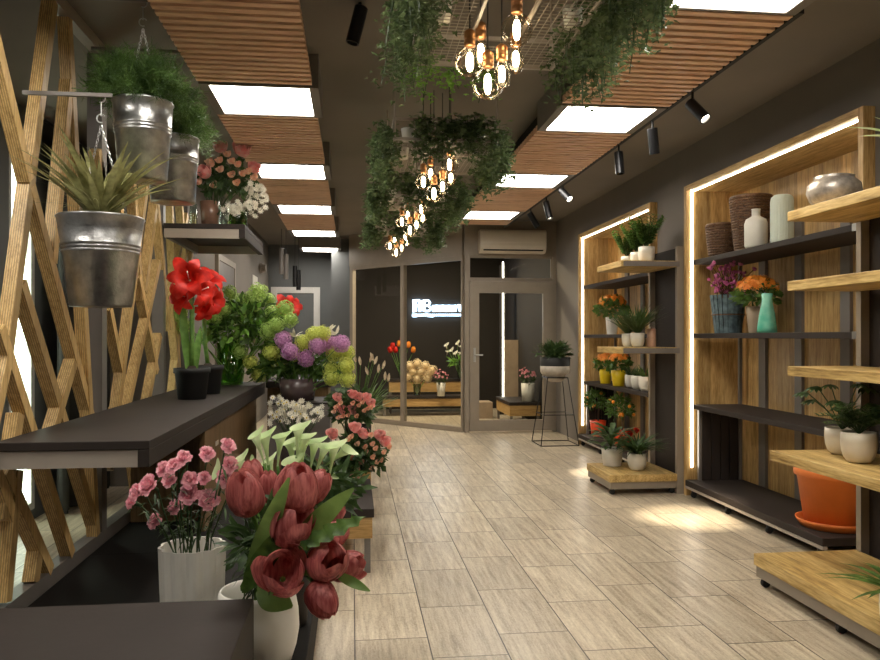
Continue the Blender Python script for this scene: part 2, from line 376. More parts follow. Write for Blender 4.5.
hy = YF-.05; hp = aty(475, 355, hy)
MB().box(hp.x-.015, hp.x+.015, YF-.035, YF-.02, hp.z-.1, hp.z+.1).tube([(hp.x, YF-.03, hp.z), (hp.x, YF-.07, hp.z), (hp.x+.11, YF-.07, hp.z)], .009).build('door_handle', 'steel', dr)
w2 = struct('window_2', MB().box(X(469), X(553), YF+.03, YF+.06, zt1-.02, zt1).box(X(469), X(553), YF+.03, YF+.06, zt0, zt0+.02).box(X(469), X(469)+.02, YF+.03, YF+.06, zt0+.02, zt1-.02).box(X(553)-.02, X(553), YF+.03, YF+.06, zt0+.02, zt1-.02), 'frame')
MB().box(X(469)+.02, X(553)-.02, YF+.04, YF+.05, zt0+.02, zt1-.02).build('pane', 'glass', w2)
# slanting shop window from the door corner back to the pier
A = V(xa, YF+.05, 0); B = V(-.03, 12.46, 0); U = (B-A).normalized(); Nn = V(-U.y, U.x, 0)
def seg(mb, s0, s1, z0, z1, t=.07):
    p = A+U*s0+V(0,0,(z0+z1)/2); q = A+U*s1+V(0,0,(z0+z1)/2); mb.bar(p, q, t, z1-z0, Nn)
Lw = (B-A).length
struct('wall_window_header', MB().bar(A+V(0,0,(2.5+ZC)/2), B+V(0,0,(2.5+ZC)/2), .09, ZC-2.5, Nn), 'frame')
def s_of(px):      # distance along the slanting wall at a picture column
    r = ray(px, 337); den = r.x*U.y - r.y*U.x; dd = (A.x*U.y - A.y*U.x)/den; return (r*dd + V(0,0,0) - A).dot(U) if True else 0
s1 = s_of(403.5)
b = MB(); seg(b, 0, Lw, 0, .07); seg(b, 0, Lw, 2.44, 2.5)
seg(b, 0, .03, .07, 2.44)
for s in (s1, Lw-.04): seg(b, s-.035, s+.035, .07, 2.44)
w3 = struct('window_3', b, 'frame')
b = MB(); seg(b, .03, s1-.035, .07, 2.44, .008); seg(b, s1+.035, Lw-.075, .07, 2.44, .008); b.build('pane', 'glass', w3)
# vestibule behind the window
VY = 14.2
struct('wall_vestibule', MB().box(2.85, 2.889, YF+.11, VY, 0, ZC).box(-.05, XW, VY, VY+.1, 0, ZC).box(-.05, -.04, 12.5, VY, 0, ZC), 'wall_dark')
# ================================================================== CEILING
def slab(side, k, d0, d1, x0, x1, lab):
    y0, y1 = dx((x0+x1)/2, d0), dx((x0+x1)/2, d1)
    t = thing('slatted_ceiling_panel', 'ceiling panel', lab, ((x0+x1)/2, (y0+y1)/2, 2.8))
    b = MB(); n = max(2, round((y1-y0)/.072)); st = (y1-y0)/n
    for j in range(n):
        yy = y0+st*j; b.box(x0, x1, yy+.004, yy+st*.62, 2.80, 2.845)
    b.build('slats', 'slat', t)
    b = MB()
    for xx in (x0+.08, x1-.11): b.box(xx, xx+.03, y0, y1, 2.8455, ZC)
    b.build('batten', 'darker', t)
def lamp(d0, x0, x1, lab, drop=0):
    xm = (x0+x1)/2; y0, y1 = dx(xm, d0), dx(xm, d0+.6)
    t = thing('ceiling_light_panel', 'ceiling light', lab, (xm, (y0+y1)/2, 2.8-drop)); z = 2.8-drop
    b = MB().box(x0, x1, y0, y0+.02, z, ZC).box(x0, x1, y1-.02, y1, z, ZC).box(x0, x0+.055, y0+.02, y1-.02, z, ZC).box(x1-.055, x1, y0+.02, y1-.02, z, ZC)
    b.build('housing', 'rack', t)
    MB().box(x0+.055, x1-.055, y0+.02, y1-.02, z+.008, z+.02).build('diffuser', 'light', t)
LX, RX = (-.88, -.20), (1.29, 1.98)
ordn = ['nearest', 'second nearest', 'third nearest', 'fourth nearest', 'fifth nearest', 'farthest']
for k in range(6):
    lamp(2.39+2*k, *LX, 'glowing white square ceiling light in the left row, '+('cut by the top of the picture' if k == 0 else ordn[k-1]+' fully visible' if k < 5 else 'farthest, near the white framed door'))
    if k < 5 and k < 4+0: slab('l', k, 2.99+2*k, 4.37+2*k, LX[0], -.235, 'brown timber slat ceiling panel in the left row, '+['nearest, above the hanging buckets', 'second, behind the pink rose bouquet', 'third, short and smooth looking', 'farthest of the left row'][k])
for k in range(4):
    lamp(2.79+2*k, *RX, 'glowing white square ceiling light in the right row, '+['cut by the top of the picture', 'nearest fully visible one', 'middle one', 'farthest, near the air conditioner'][k])
slab('r', 0, 3.40, 4.78, *RX, 'large brown timber slat ceiling panel in the right row, nearest the camera')
slab('r', 1, 5.40, 6.78, *RX, 'brown timber slat ceiling panel in the right row, second from the camera')
slab('r', 2, 7.40, 8.78, *RX, 'brown timber slat ceiling panel in the right row, above the far spotlights')
slab('r', 3, 9.40, 9.84, *RX, 'narrow brown timber slat ceiling panel right before the air conditioner')
# lamps behind the camera so that the room stays lit
for (x, d0) in ((-.88, .39), (1.29, .79)): lamp(d0, x, x+.69, 'white square ceiling light above the camera, '+('left row' if x < 0 else 'right row'))
lamp(1.9, -2.2, -1.51, 'added unseen light panel brightening the side room behind the lattice')  # unseen panel added to brighten the side room floor
# track and spotlights
tr = tag(MB().box(1.985, 2.01, 3.2, 9.9, 2.80, 2.83).box(1.99, 2.005, 3.25, 3.27, 2.83, ZC).box(1.99, 2.005, 9.8, 9.82, 2.83, ZC).build('lighting_track', 'black'), 'track', 'thin black lighting track along the right row of ceiling panels')
def spot(p, q, on, lab, top):
    p, q = Vector(p), Vector(q); t = thing('track_spotlight', 'spotlight', lab, (p.x, p.y, top)); a = (q-p).normalized(); l = (q-p).length
    MB().tube([(p.x, p.y, top), (p.x, p.y, p.z+.0)], .008).build('stem', 'black', t)
    c = p - a*.03
    MB().lathe([(.001, 0), (.03, 0), (.034, .004), (.034, l), (.028, l), (.026, l-.015)], c, 20, ax=a, cap0=False).build('lamp_housing', 'blackm', t, smooth=False)
    MB().lathe([(.001, l-.013), (.0275, l-.013)], c, 20, ax=a, cap0=False).build('lens', 'spot' if on else 'black', t)
    if on:
        ld = bpy.data.lights.new('spot_beam', 'SPOT'); ld.energy = 520 if on == 2 else 22; ld.spot_size = .36 if on == 2 else 1.1; ld.spot_blend = .9; ld.color = (1, .87, .66); ld.shadow_soft_size = .03
        lo = bpy.data.objects.new('spot_beam', ld); COL.objects.link(lo); lo.parent = t; lo.location = (c + a*(l+.01)) - t.location
        lo.rotation_euler = a.to_track_quat('-Z', 'Y').to_euler()
spot((1.997, dx(2, 4.5), 2.72), V(1.997, dx(2, 4.5), 2.72)+V(.30, -.45, -.62).normalized()*.16, True, 'lit black track spotlight nearest the camera on the right', 2.80)
spot((1.997, dx(2, 5.1), 2.72), V(1.997, dx(2, 5.1), 2.72)+V(.19, .2, -1.0).normalized()*.17, 2, 'lit black track spotlight tilted right, second from the camera on the right track', 2.80)  # lit, with its beam aimed to make the bright floor pool
spot((1.997, dx(2, 5.75), 2.72), V(1.997, dx(2, 5.75), 2.72)+V(.04, -.1, -.9).normalized()*.17, False, 'unlit black track spotlight pointing straight down, right track', 2.80)
spot((1.997, dx(2, 7.28), 2.74), V(1.997, dx(2, 7.28), 2.74)+V(.26, -.5, -.5).normalized()*.16, True, 'lit black track spotlight in the distance, above the small shelf niche', 2.80)
spot((1.997, dx(2, 7.9), 2.73), V(1.997, dx(2, 7.9), 2.73)+V(.20, -.16, -1.0).normalized()*.19, 2, 'lit black track spotlight just behind the distant lit one', 2.80)  # also lit, its narrow beam makes the far pool on the floor
spot((1.997, dx(2, 8.6), 2.73), V(1.997, dx(2, 8.6), 2.73)+V(.5, 0, -.8).normalized()*.19, False, 'unlit black track spotlight farthest away, near the air conditioner', 2.80)
p = at(360, 13, 3.75); spot(p, p+V(-.045, 0, -.18), False, 'black cylinder spotlight on the ceiling at top centre left of the ivy', ZC)
# far tube pendants
for k, (px, y0, y1) in enumerate(((281.5, 248, 274), (286, 254, 279), (295, 266, 287), (298.5, 270, 290))):
    d = 11.6+.1*k; p = at(px, y1, d); q = at(px, y0, d)
    t = thing('tube_pendant_lamp', 'pendant lamp', 'slim dark tube pendant near the white framed door, '+['leftmost and highest', 'second from left', 'third from left', 'rightmost and lowest'][k], (p.x, p.y, p.z))
    MB().lathe([(.001, 0), (.036, 0), (.036, q.z-p.z), (.001, q.z-p.z)], p, 16, cap0=False).build('lamp_tube', 'blackm' if k > 1 else 'rack', t)
    MB().tube([q, (q.x, q.y, ZC)], .004, 5).build('cord', 'cord', t)
# ------------------------------------------------------------------ hanging ivy frames and bulbs
def ivy_mass(name, lab, x0, x1, y0, y1, z0, z1, n, size=.036, group=None, mat='ivy'):
    t = thing(name, 'ivy', lab, ((x0+x1)/2, (y0+y1)/2, z1))
    b = MB(); s = MB()
    nst = max(5, int(n/34))
    for k in range(nst):
        x, y = random.uniform(x0, x1), random.uniform(y0, y1); zb = z0 + random.uniform(-.07, .10) + (.06 if random.random() < .3 else 0)
        xe, ye = x+random.uniform(-.05, .05), y+random.uniform(-.05, .05)
        pts = [V(x, y, z1-random.uniform(0, .05)), V((x+xe)/2, (y+ye)/2, (z1+zb)/2), V(xe, ye, zb)]
        s.tube(pts, .002, 4, False)
        m = max(6, int(n/nst))
        for j in range(m):
            u = random.random(); c = pts[0].lerp(pts[2], u) + V(random.gauss(0, .028), random.gauss(0, .028), random.gauss(0, .02))
            ang = random.uniform(0, 2*PI); d = V(math.cos(ang), math.sin(ang), random.uniform(-1.2, .1)); nr = V(math.cos(ang), math.sin(ang), random.uniform(.3, 1.2))
            ivyleaf(b, c, d, nr, size*random.uniform(.6, 1.25))
    b.build('leaves', mat, t); s.build('vines', 'dstem', t); return t
def ivyleaf(b, c, d, nr, r):
    d = Vector(d).normalized(); sd = d.cross(nr)
    if sd.length < .01: sd = V(1,0,0)
    sd.normalize(); n = sd.cross(d)
    P = [(0, 0), (.55, -.25), (.62, .25), (.3, .35), (0, 1), (-.3, .35), (-.62, .25), (-.55, -.25)]
    vs = [c + sd*(x*r*.75) + d*(y*r) + n*(-abs(x)*r*.25) for x, y in P]
    b.add(vs, [(0,1,2,3), (0,3,4), (0,4,5), (0,5,6,7)])
FR = [(2.35, 3.36), (4.63, 5.56), (6.45, 7.2), (8.3, 9.03)]
FX = (.25, .88); FZ = 2.55
fn = ['nearest hanging frame', 'second hanging frame', 'third hanging frame', 'farthest hanging frame']
for k, (d0, d1) in enumerate(FR):
    xm = sum(FX)/2; y0, y1 = dx(xm, d0), dx(xm, d1); x0, x1 = FX
    t = thing('hanging_planter_frame', 'planter frame', 'wire mesh planter frame hung from the ceiling, '+['nearest, right above the big bulbs', 'second from the camera', 'third from the camera', 'farthest from the camera'][k], (xm, (y0+y1)/2, FZ))
    b = MB(); r = .008
    for z in (FZ, FZ+.12):
        for (p, q) in (((x0,y0),(x1,y0)), ((x1,y0),(x1,y1)), ((x1,y1),(x0,y1)), ((x0,y1),(x0,y0))): b.bar((*p, z), (*q, z), .016, .016, V(0,0,1))
    for x in (x0, x1):
        for y in (y0, y1): b.bar((x, y, FZ), (x, y, FZ+.12), .016, .016, V(1,0,0))
    for x in (x0+.22, x1-.22): b.bar((x, y0, FZ+.0), (x, y1, FZ+.0), .012, .012, V(0,0,1))
    b.build('frame', 'beam', t)
    b = MB(); g = .03; wire = .0022; in0, in1 = x0+.2, x1-.2; iy0, iy1 = y0+.22, y1-.22
    n = int((x1-x0)/g)
    for j in range(n+1):
        x = x0+(x1-x0)*j/n
        if in0 < x < in1: b.box(x-wire/2, x+wire/2, y0, iy0, FZ, FZ+wire).box(x-wire/2, x+wire/2, iy1, y1, FZ, FZ+wire)
        else: b.box(x-wire/2, x+wire/2, y0, y1, FZ, FZ+wire)
    n = int((y1-y0)/g)
    for j in range(n+1):
        y = y0+(y1-y0)*j/n
        if iy0 < y < iy1: b.box(x0, in0, y-wire/2, y+wire/2, FZ, FZ+wire).box(in1, x1, y-wire/2, y+wire/2, FZ, FZ+wire)
        else: b.box(x0, x1, y-wire/2, y+wire/2, FZ, FZ+wire)
    b.build('wire_mesh', 'beam', t)
    for x in (x0+.0, x1):
        for y in (y0, y1): MB().tube([(x, y, FZ+.12), (x, y, ZC)], .006, 6).build('hanging_rod', 'beam', t)
    # pots inside
    for j, (fx, fy) in enumerate(((.055, 0), (.30, 0), (.50, 0), (.055, .5), (.57, .5))):
        c = V(x0+.02+fx+.01, y0+.07+fy*(y1-y0), FZ+.0035)
        pt = MB().lathe([(.033, 0), (.042, .075), (.039, .075), (.031, .01)], c, 16).build('planter_pot', 'white', None, True)
        tag(pt, 'pot', 'small white pot in the '+fn[k]+', '+['near left corner','near side, left of centre','near side, right of centre','left side, farther back','right side, farther back'][j], 'white pots in the '+fn[k])
    q = 1 if k < 2 else .6
    sz = .026 if k == 0 else .034 if k == 1 else .045
    ivy_mass('trailing_ivy', 'dense green ivy hanging over the left side of the '+fn[k], x0-(.09 if k == 0 else .10), x0+(.03 if k == 0 else .02), y0+.0, y1, FZ-.13, FZ+.13, int((2600 if k == 0 else 2000)*q), sz)
    ivy_mass('trailing_ivy', 'dense green ivy hanging over the right side of the '+fn[k], x1-.02, x1+(.2 if k == 0 else .11), y0+.0, y1, FZ-.16, FZ+.13, int((3200 if k == 0 else 2000)*q), sz)
    if k: ivy_mass('trailing_ivy', 'ivy spilling over the near edge of the '+fn[k], x0+.12, x1-.02, y0-.05, y0+.03, FZ-.10, FZ+.15, int(1300*q), sz)
    ivy_mass('trailing_ivy', 'bright ivy hanging from the far edge of the '+fn[k], x0+.02, x1-(.25 if k == 0 else .02), y1+.0, y1+.07, FZ-.1, FZ+.02, int(420*q), sz*.9, mat='leafl' if k == 0 else 'ivy')
CL = [(470, 62, 15, 0), (481, 53, 10, 1), (517, 30, 16, 0), (516, 59, 8.5, 1), (488, 84, 16, 0), (502, 74, 9, 1)]
cpos = ['far left round globe', 'tall elongated bulb left of centre', 'round globe highest on the right', 'elongated bulb right under the highest globe', 'big round globe hanging lowest', 'elongated bulb right of the lowest globe']
for ci, dc in enumerate((2.9, 5.1, 6.85, 8.65)):
    # pixel cluster of the first lamp group turned into room offsets, repeated for the others
    base0 = at(493, 60, 2.9)
    cx = [.53, .56, .53, .51][ci]; cy = dx(cx, dc)
    for bi, (px, py, r, el) in enumerate(CL):
        dd = 2.9 + [-.05, .05, -.08, .06, -.02, .04][bi]; p = at(px, py, dd) - base0
        if ci in (1, 2, 3): p.z *= 1.0
        c = V(cx+p.x, cy+p.y, base0.z + p.z)
        R = r*dd/760
        t = thing('bulb_pendant', 'pendant bulb', 'glowing filament bulb, '+cpos[bi]+', in the '+['nearest', 'second', 'third', 'farthest'][ci]+' cluster', (c.x, c.y, c.z+R))
        if el: prof = [(.001, -R*1.75), (R*.5, -R*1.62), (R*.85, -R*1.2), (R, -R*.5), (R*.95, R*.2), (R*.6, R*.85), (.018, R*1.2), (.016, R*1.5)]; top = R*1.45
        else: prof = [(max(.001, R*math.sin(PI*j/14)), -R*math.cos(PI*j/14)) for j in range(13)] + [(.018, R*1.05)]; top = R*1.02
        MB().lathe(prof, c, 24, cap0=False).build('glass_bulb', 'bglass', t, True)
        h = R*.66 if not el else R*.95; fr = .0135
        MB().lathe([(.001, -h), (fr*.6, -h*.9), (fr, -h*.5), (fr*1.05, 0), (fr, h*.5), (fr*.6, h*.9), (.001, h)], c, 12, cap0=False).build('filament', 'fil', t, True)
        MB().lathe([(.001, 0), (.019, 0), (.022, .005), (.022, .024), (.019, .027), (.022, .030), (.022, .052), (.019, .057), (.008, .066), (.001, .067)], c+V(0,0,top), 18, cap0=False).build('socket', 'copper', t, True)
        MB().tube([c+V(0,0,top+.066), (c.x, c.y, ZC)], .003, 5).build('cord', 'cord', t)
# ================================================================== RIGHT: niches, racks
def niche(Yr, lab, lab2):
    y0, y1 = Yr; y0 += .002; y1 -= .002; xf = 2.82; xbk = 3.355; tk = .045
    t = thing('oak_wall_niche', 'display niche', lab, (xf, (y0+y1)/2, 0))
    MB().box(xf, xbk, y0, y0+tk, 0, NZ-.003).build('side_panel', 'oak', t)
    MB().box(xf, xbk, y1-tk, y1, 0, NZ-.003).build('side_panel', 'oak', t)
    MB().box(xf, xbk, y0+tk, y1-tk, NZ-.003-tk, NZ-.003).build('top_panel', 'oak_y', t)
    MB().box(xbk-.03, xbk, y0+tk, y1-tk, 0, NZ-.003-tk).build('back_panel', 'oak', t)
    b = MB()
    for yy, wd in ((y1-.45, .1), (y1-.95, .09), (y1-1.5, .1)):
        b.box(xbk-.055, xbk-.03, yy, yy+wd, .1, NZ-.35)
    b.build('upright', 'rack', t)
    zi = NZ-.003-tk
    MB().box(xf+.042, xf+.054, y0+tk, y1-tk, zi-.010, zi).build('led_strip', 'led', t)
    MB().box(xf+.040, xf+.056, y1-tk-.010, y1-tk, .24, zi-.010).build('led_strip', 'led', t)
    MB().box(xf+.042, xf+.054, y0+tk, y0+tk+.010, .24, zi-.010).build('led_strip', 'led', t)
niche(N1, 'large oak lined wall niche with glowing LED edge on the right wall', '')
niche(N2, 'smaller looking far oak wall niche with glowing LED edge', '')
def caster(x, y, t):
    MB().lathe([(.001, -.013), (.022, -.013), (.025, -.008), (.025, .008), (.022, .013), (.001, .013)], (x, y, .0255), 14, ax=V(0,1,0), cap0=False).box(x-.012, x+.012, y-.018, y+.018, .045, .07).build('caster', 'black', t)
def inner_rack(Yr, lab, shelves, endY=0):
    y0, y1 = Yr; x0, x1 = 2.80, 3.29
    t = thing('grey_display_rack', 'display rack', lab, ((x0+x1)/2, (y0+y1)/2, 0))
    yb = y0+endY
    MB().box(x0, x1, yb, y1, .09, .14).build('base_shelf', 'dark', t, bev=.004)
    MB().box(x0, x0+.03, yb, y1, .07, .09).box(x1-.03, x1, yb, y1, .07, .09).build('base_frame', 'beam', t)
    n = 3
    for k in range(n+1): caster(x0+.04, yb+.08+(y1-yb-.16)*k/n, t)
    for k in (0, n): caster(x1-.05, yb+.08+(y1-yb-.16)*k/n, t)
    for j, z in enumerate(shelves):
        MB().box(x0+.06, x1, y0+.03, y1-.03, z-.04, z).build('shelf', 'dark', t, bev=.004)
    for yy in (yb+.03, y1-.06):
        for xx in ((x1-.035, x0+.095) if yy > yb+.1 else (x1-.035,)):
            zt = shelves[0]+.06 if xx > x0+.2 else shelves[-1]-.04 if yy > y0+.1 else shelves[0]-.04
            MB().box(xx, xx+.025, yy, yy+.03, .14, zt).build('post', 'rack', t)
    b = MB()
    nn = 4; xa_, xb_ = x0+.125, x1-.04; ww = (xb_-xa_)/nn
    for k in range(nn): b.box(xa_+k*ww+.004, xa_+(k+1)*ww-.004, y1-.055, y1-.035, .14, shelves[-1]-.04)
    b.build('end_boards', 'dark', t)
    for z in shelves[:2]:
        MB().box(x0+.055, x0+.06, y0+.035, y0+.09, z-.042, z+.002).build('bracket', 'steel', t)
inner_rack((3.99, 6.17), 'long dark grey open rack inside the large oak niche', (2.0, 1.38, .78), dx(2.8, 4.56)-3.99)
inner_rack((N2[0]+.06, N2[1]-.07), 'dark grey open rack inside the far oak niche', (1.99, 1.38, .80))
def side_rack(y0, y1, lab, shelves, xl):
    """rack standing out from the wall: wood shelves on a steel back frame"""
    x1 = 2.84
    t = thing('oak_shelf_rack', 'display rack', lab, (x1-.3, (y0+y1)/2, 0))
    xp = 2.17; ztop = 2.13 if len(shelves) == 2 else 2.034
    MB().box(xp, x1-.071, y0, y1, .11, .172).build('platform', 'oak_top', t, bev=.003)
    MB().box(xp+.01, x1-.071, y0+.01, y0+.03, .05, .109).box(xp+.01, x1-.071, y1-.03, y1-.01, .05, .109).box(xp+.01, xp+.03, y0+.03, y1-.03, .05, .109).build('platform_frame', 'frame', t)
    n = max(1, round((y1-y0)/.62))
    for k in range(n+1): caster(xp+.04, y0+.05+(y1-y0-.1)*k/n, t)
    for k in (0, n): caster(x1-.1, y0+.05+(y1-y0-.1)*k/n, t)
    for yy in (y0, y1-.04): MB().box(x1-.07, x1, yy, yy+.04, 0.0, ztop).build('post', 'frame', t)
    MB().box(x1-.02, x1-.004, y0+.04, y1-.04, .05, ztop).build('back_panel', 'dark', t)
    for j, (z, xx) in enumerate(shelves):
        MB().box(xx, x1-.071, y0, y1, z-.052, z).build('shelf', 'oak_top', t, bev=.003)
        MB().box(xx+.02, x1-.05, y0-.004, y0-.0005, z-.05, z-.006).build('shelf_edge', 'rack', t)
side_rack(6.26, 6.9, 'narrow mobile rack with oak shelves between the two wall niches', ((2.005, 2.27), (1.26, 2.27)), 2.33)
side_rack(1.9, 3.922, 'big mobile rack with thick oak shelves at the right edge of the picture', ((2.035, 2.365), (1.654, 2.365), (1.19, 2.365), (.73, 2.265)), 2.39)
# ------------------------------------------------------------------ pots and plants
def pot_prof(rt, rb, h, tk=.006): return [(rb*.6, 0), (rb, .0), (rb*1.02, .004), ((rb+rt)/2*1.02, h*.5), (rt, h), (rt-tk, h), ((rb+rt)/2*1.02-tk, h*.5), (rb-tk, h*.2)]
def round_prof(rt, h, tk=.006): return [(rt*.4, 0), (rt*.62, .002), (rt*.82, h*.15), (rt*.96, h*.4), (rt, h*.7), (rt*.97, h), (rt*.97-tk, h), (rt-tk, h*.7), (rt*.8-tk, h*.2)]
def pot(t, c, prof, mat, soil=True, **k):
    MB().lathe(prof, c, 32, **k).build('pot', mat, t, True)
    h = max(z for r, z in prof); r = [r for r, z in prof if z >= h-1e-6][-1]
    if soil: MB().lathe([(.001, h*.9), (r*.93, h*.88)], c, 20, cap0=False).build('soil', 'soil', t)
def strap_plant(t, c, n, ln, wd, mat, up=.5, bend=.8, seg=6, name='leaves'):
    b = MB()
    for k in range(n):
        a = 2.4*k+random.uniform(-.3, .3); e = random.uniform(up*.6, up*1.7); d = V(math.cos(a), math.sin(a), e); l = ln*random.uniform(.7, 1.15); bend_ = bend*.6
        b.leaf(Vector(c)+V(math.cos(a), math.sin(a), 0)*.01, d, V(-math.cos(a)*e, -math.sin(a)*e, 1), l, wd, bend_*random.uniform(.6, 1.2), seg, shape='strap')
    return b.build(name, mat, t, True)
def leaf_cloud(t, c, R, n, ln, wd, mat, name='leaves', flat=.9, inner=.3):
    b = MB(); R = Vector(R)
    for k in range(n):
        d = rdir(-.7, 1); s = random.uniform(inner, 1)**.5; p = Vector(c)+V(d.x*R.x, d.y*R.y, d.z*R.z)*s
        dd = (d+rdir()*.8).normalized(); b.leaf(p, dd, rdir(.0, 1), ln*random.uniform(.6, 1.2), wd*random.uniform(.7, 1.2), random.uniform(0, .5), 2)
    return b.build(name, mat, t, True)
def stems(t, base, tops, r=.003, mat='stem', name='stems', spread=.0):
    b = MB()
    for q in tops:
        q = Vector(q); bs = Vector(base)+V(random.uniform(-spread, spread), random.uniform(-spread, spread), 0)
        b.tube([bs, bs.lerp(q, .5)+V(0,0,.02), q], r, 5, False)
    return b.build(name, mat, t, True)
def florets(b, c, R, n, s, squash=1):
    for k in range(n):
        z = 1-2*(k+.5)/n; ph = k*2.39996; r = math.sqrt(1-z*z); d = V(r*math.cos(ph), r*math.sin(ph), z)
        p = Vector(c)+V(d.x, d.y, d.z*squash)*R*random.uniform(.78, 1.08)
        u = d.cross(V(.1,.2,1)).normalized(); v = d.cross(u); a0 = random.uniform(0, PI/2)
        for j in range(4):
            a = a0+j*PI/2; e = u*math.cos(a)+v*math.sin(a); f = d.cross(e)
            b.add([p, p+e*s*.6-f*s*.34+d*s*.35, p+e*s+d*s*.25, p+e*s*.6+f*s*.34+d*s*.35], [(0,1,2,3)])
def fball(parent, c, R, mat, n=70, s=None, name='flower_head'):
    b = MB(); b.ball(c, R*.66, 8, 6); florets(b, c, R, n, s or R*.27); return b.build(name, mat, parent, True)
def rose_mesh(b, c, ax, R, n=15):
    for k in range(n):
        u = (k+.5)/n; phi = k*2.39996; q = .22+.78*u
        prof = [(R*.1, -R*.6), (R*q*.8, -R*.35), (R*q*1.0, R*.15), (R*q*(.82+.28*u**3), R*(.62-.28*u))]
        b.petal(c, ax, phi, prof, [R*.25, R*.55*(.4+.6*u), R*.62*(.4+.6*u), R*.42*(.4+.6*u)], cup=.75, nu=5, nv=4, tip=.25)
def rose(parent, c, ax, R, mat='rose', n=15, name='flower'):
    b = MB(); rose_mesh(b, c, ax, R, n); return b.build(name, mat, parent, True)
def carnation_mesh(b, c, ax, R):
    for k in range(20):
        u = (k+.5)/20; phi = k*2.39996; q = u**.7
        prof = [(R*.05, -R*.5), (R*.25*q+R*.05, -R*.1), (R*.75*q, R*(.45-.35*u)), (R*1.0*q+.001, R*(.6-.5*u))]
        b.petal(c, ax, phi, prof, [R*.06, R*.22, R*.42, R*.38], cup=.15, nu=4, nv=5, ruf=R*.09)
def tulip_mesh(b, c, ax, R, H, opn=0.0, ph0=0, n=6):
    c = Vector(c)
    for k in range(n):
        inner = k % 2; q = .86 if inner else 1.0; o = opn*(0.6 if inner else 1) + random.choice((0, .04, .1, .28 if not inner else .05))
        prof = [(R*.12, 0), (R*.8*q, H*.12), (R*1.0*q, H*.38), (R*(.9+o*.5)*q, H*.65), (R*(.6+o*.9)*q, H*.88), (R*(.32+o*1.3)*q, H*(1.0-o*.12))]
        b.petal(c, ax, ph0+k*PI/3+random.uniform(-.1, .1), prof, [R*.2, R*.62, R*.72, R*.64, R*.42, R*.03], cup=.55, nu=8, nv=6)
def amaryllis_mesh(b, c, ax, R):
    for k in range(6):
        q = 1 if k % 2 else .86
        prof = [(R*.05, -R*.85), (R*.16, -R*.45), (R*.42, R*.0), (R*.78*q, R*.14), (R*1.12*q, R*.0), (R*1.25*q, -R*.18)]
        b.petal(c, ax, k*PI/3+.2, prof, [R*.06, R*.16, R*.34, R*.36, R*.2, R*.01], cup=.22, nu=9, nv=4, ruf=R*.02, tip=-.12)
def daisy_mesh(b, c, ax, R, n=9):
    for k in range(n): b.petal(c, ax, 2*PI*k/n, [(R*.1, 0), (R*.6, R*.1), (R, 0)], [R*.08, R*.2, R*.08], cup=.1, nu=2, nv=2)
def calla_mesh(b, c, ax, R, H):
    """funnel spathe with a flared lip and one pointed side; c = centre of the mouth"""
    c = Vector(c); ax = Vector(ax).normalized(); a = ax.cross(V(.2,-1,.3)).normalized(); bb = ax.cross(a); n = 20; rows = []
    for i in range(8):
        t = i/7
        for j in range(n):
            ph = 2*PI*j/n; tipf = max(0, math.cos(ph))**6
            r = R*(.10+.55*t**1.6+.42*t**6); z = -H*(1-t) + R*.9*t**4*(.35*math.cos(ph)) - R*.45*t**9 + tipf*R*.5*t**6
            r *= 1+tipf*.35*t**4
            rows.append(c + (a*math.cos(ph)+bb*math.sin(ph))*r + ax*z)
    b.add(rows, [(i*n+j, i*n+(j+1)%n, (i+1)*n+(j+1)%n, (i+1)*n+j) for i in range(7) for j in range(n)])
# ---- large niche, top shelf (z 2.0)
def P(px, X, Zb): r = ray(px, 337); d = X/r.x; p = r*d; return V(p.x, p.y, Zb)
def basket(px, X, rt, rb, h, lab):
    c = P(px, X, 2.0); t = thing('wicker_basket', 'basket', lab, c); b = MB(); n = 40; rings = int(h/.02)
    for k in range(rings):
        z = h*(k+.5)/rings; r = rb+(rt-rb)*(k/rings)**.7; off = k % 2
        pts = [c+V(math.cos(2*PI*j/n)*(r+.009*(1 if (j+off) % 2 else -1)), math.sin(2*PI*j/n)*(r+.009*(1 if (j+off) % 2 else -1)), z) for j in range(n+1)]
        b.tube(pts, .0105, 6, False)
    b.lathe([(.001, .004), (rb, .004)], c, 24, cap0=False); b.build('woven_body', 'wicker', t, True)
    b = MB()
    for j in range(20):
        a = 2*PI*j/20; b.tube([c+V(math.cos(a)*rb, math.sin(a)*rb, 0), c+V(math.cos(a)*(rb+(rt-rb)*.62), math.sin(a)*(rb+(rt-rb)*.62), h*.5), c+V(math.cos(a)*rt, math.sin(a)*rt, h)], .005, 5)
    b.tube([c+V(math.cos(2*PI*j/30)*rt, math.sin(2*PI*j/30)*rt, h) for j in range(31)], .014, 6, False)
    b.build('stakes_and_rim', 'wicker', t, True)
basket(722, 3.03, .118, .085, .27, 'small dark wicker basket left on the upper shelf of the large niche')
basket(751, 3.10, .148, .10, .44, 'tall dark wicker basket behind the white bottle vase')
c = P(756, 2.945, 2.0)
tag(MB().lathe([(.04, 0), (.07, .003), (.08, .02), (.082, .18), (.07, .215), (.035, .235), (.03, .24), (.03, .285), (.034, .29), (.027, .29), (.026, .24)], c, 32).build('bottle_vase', 'white', None, True), 'vase', 'white ceramic bottle vase with narrow neck before the tall wicker basket')
c = P(782, 2.99, 2.0)
tag(MB().lathe([(.05, 0), (.068, .006), (.072, .03), (.072, .3), (.066, .33), (.05, .345), (.045, .345), (.05, .3)], c, 96, flute=.07, nf=26).build('ribbed_vase', 'palegreen', None, True), 'vase', 'tall pale green ribbed cylinder vase right of the wicker baskets')
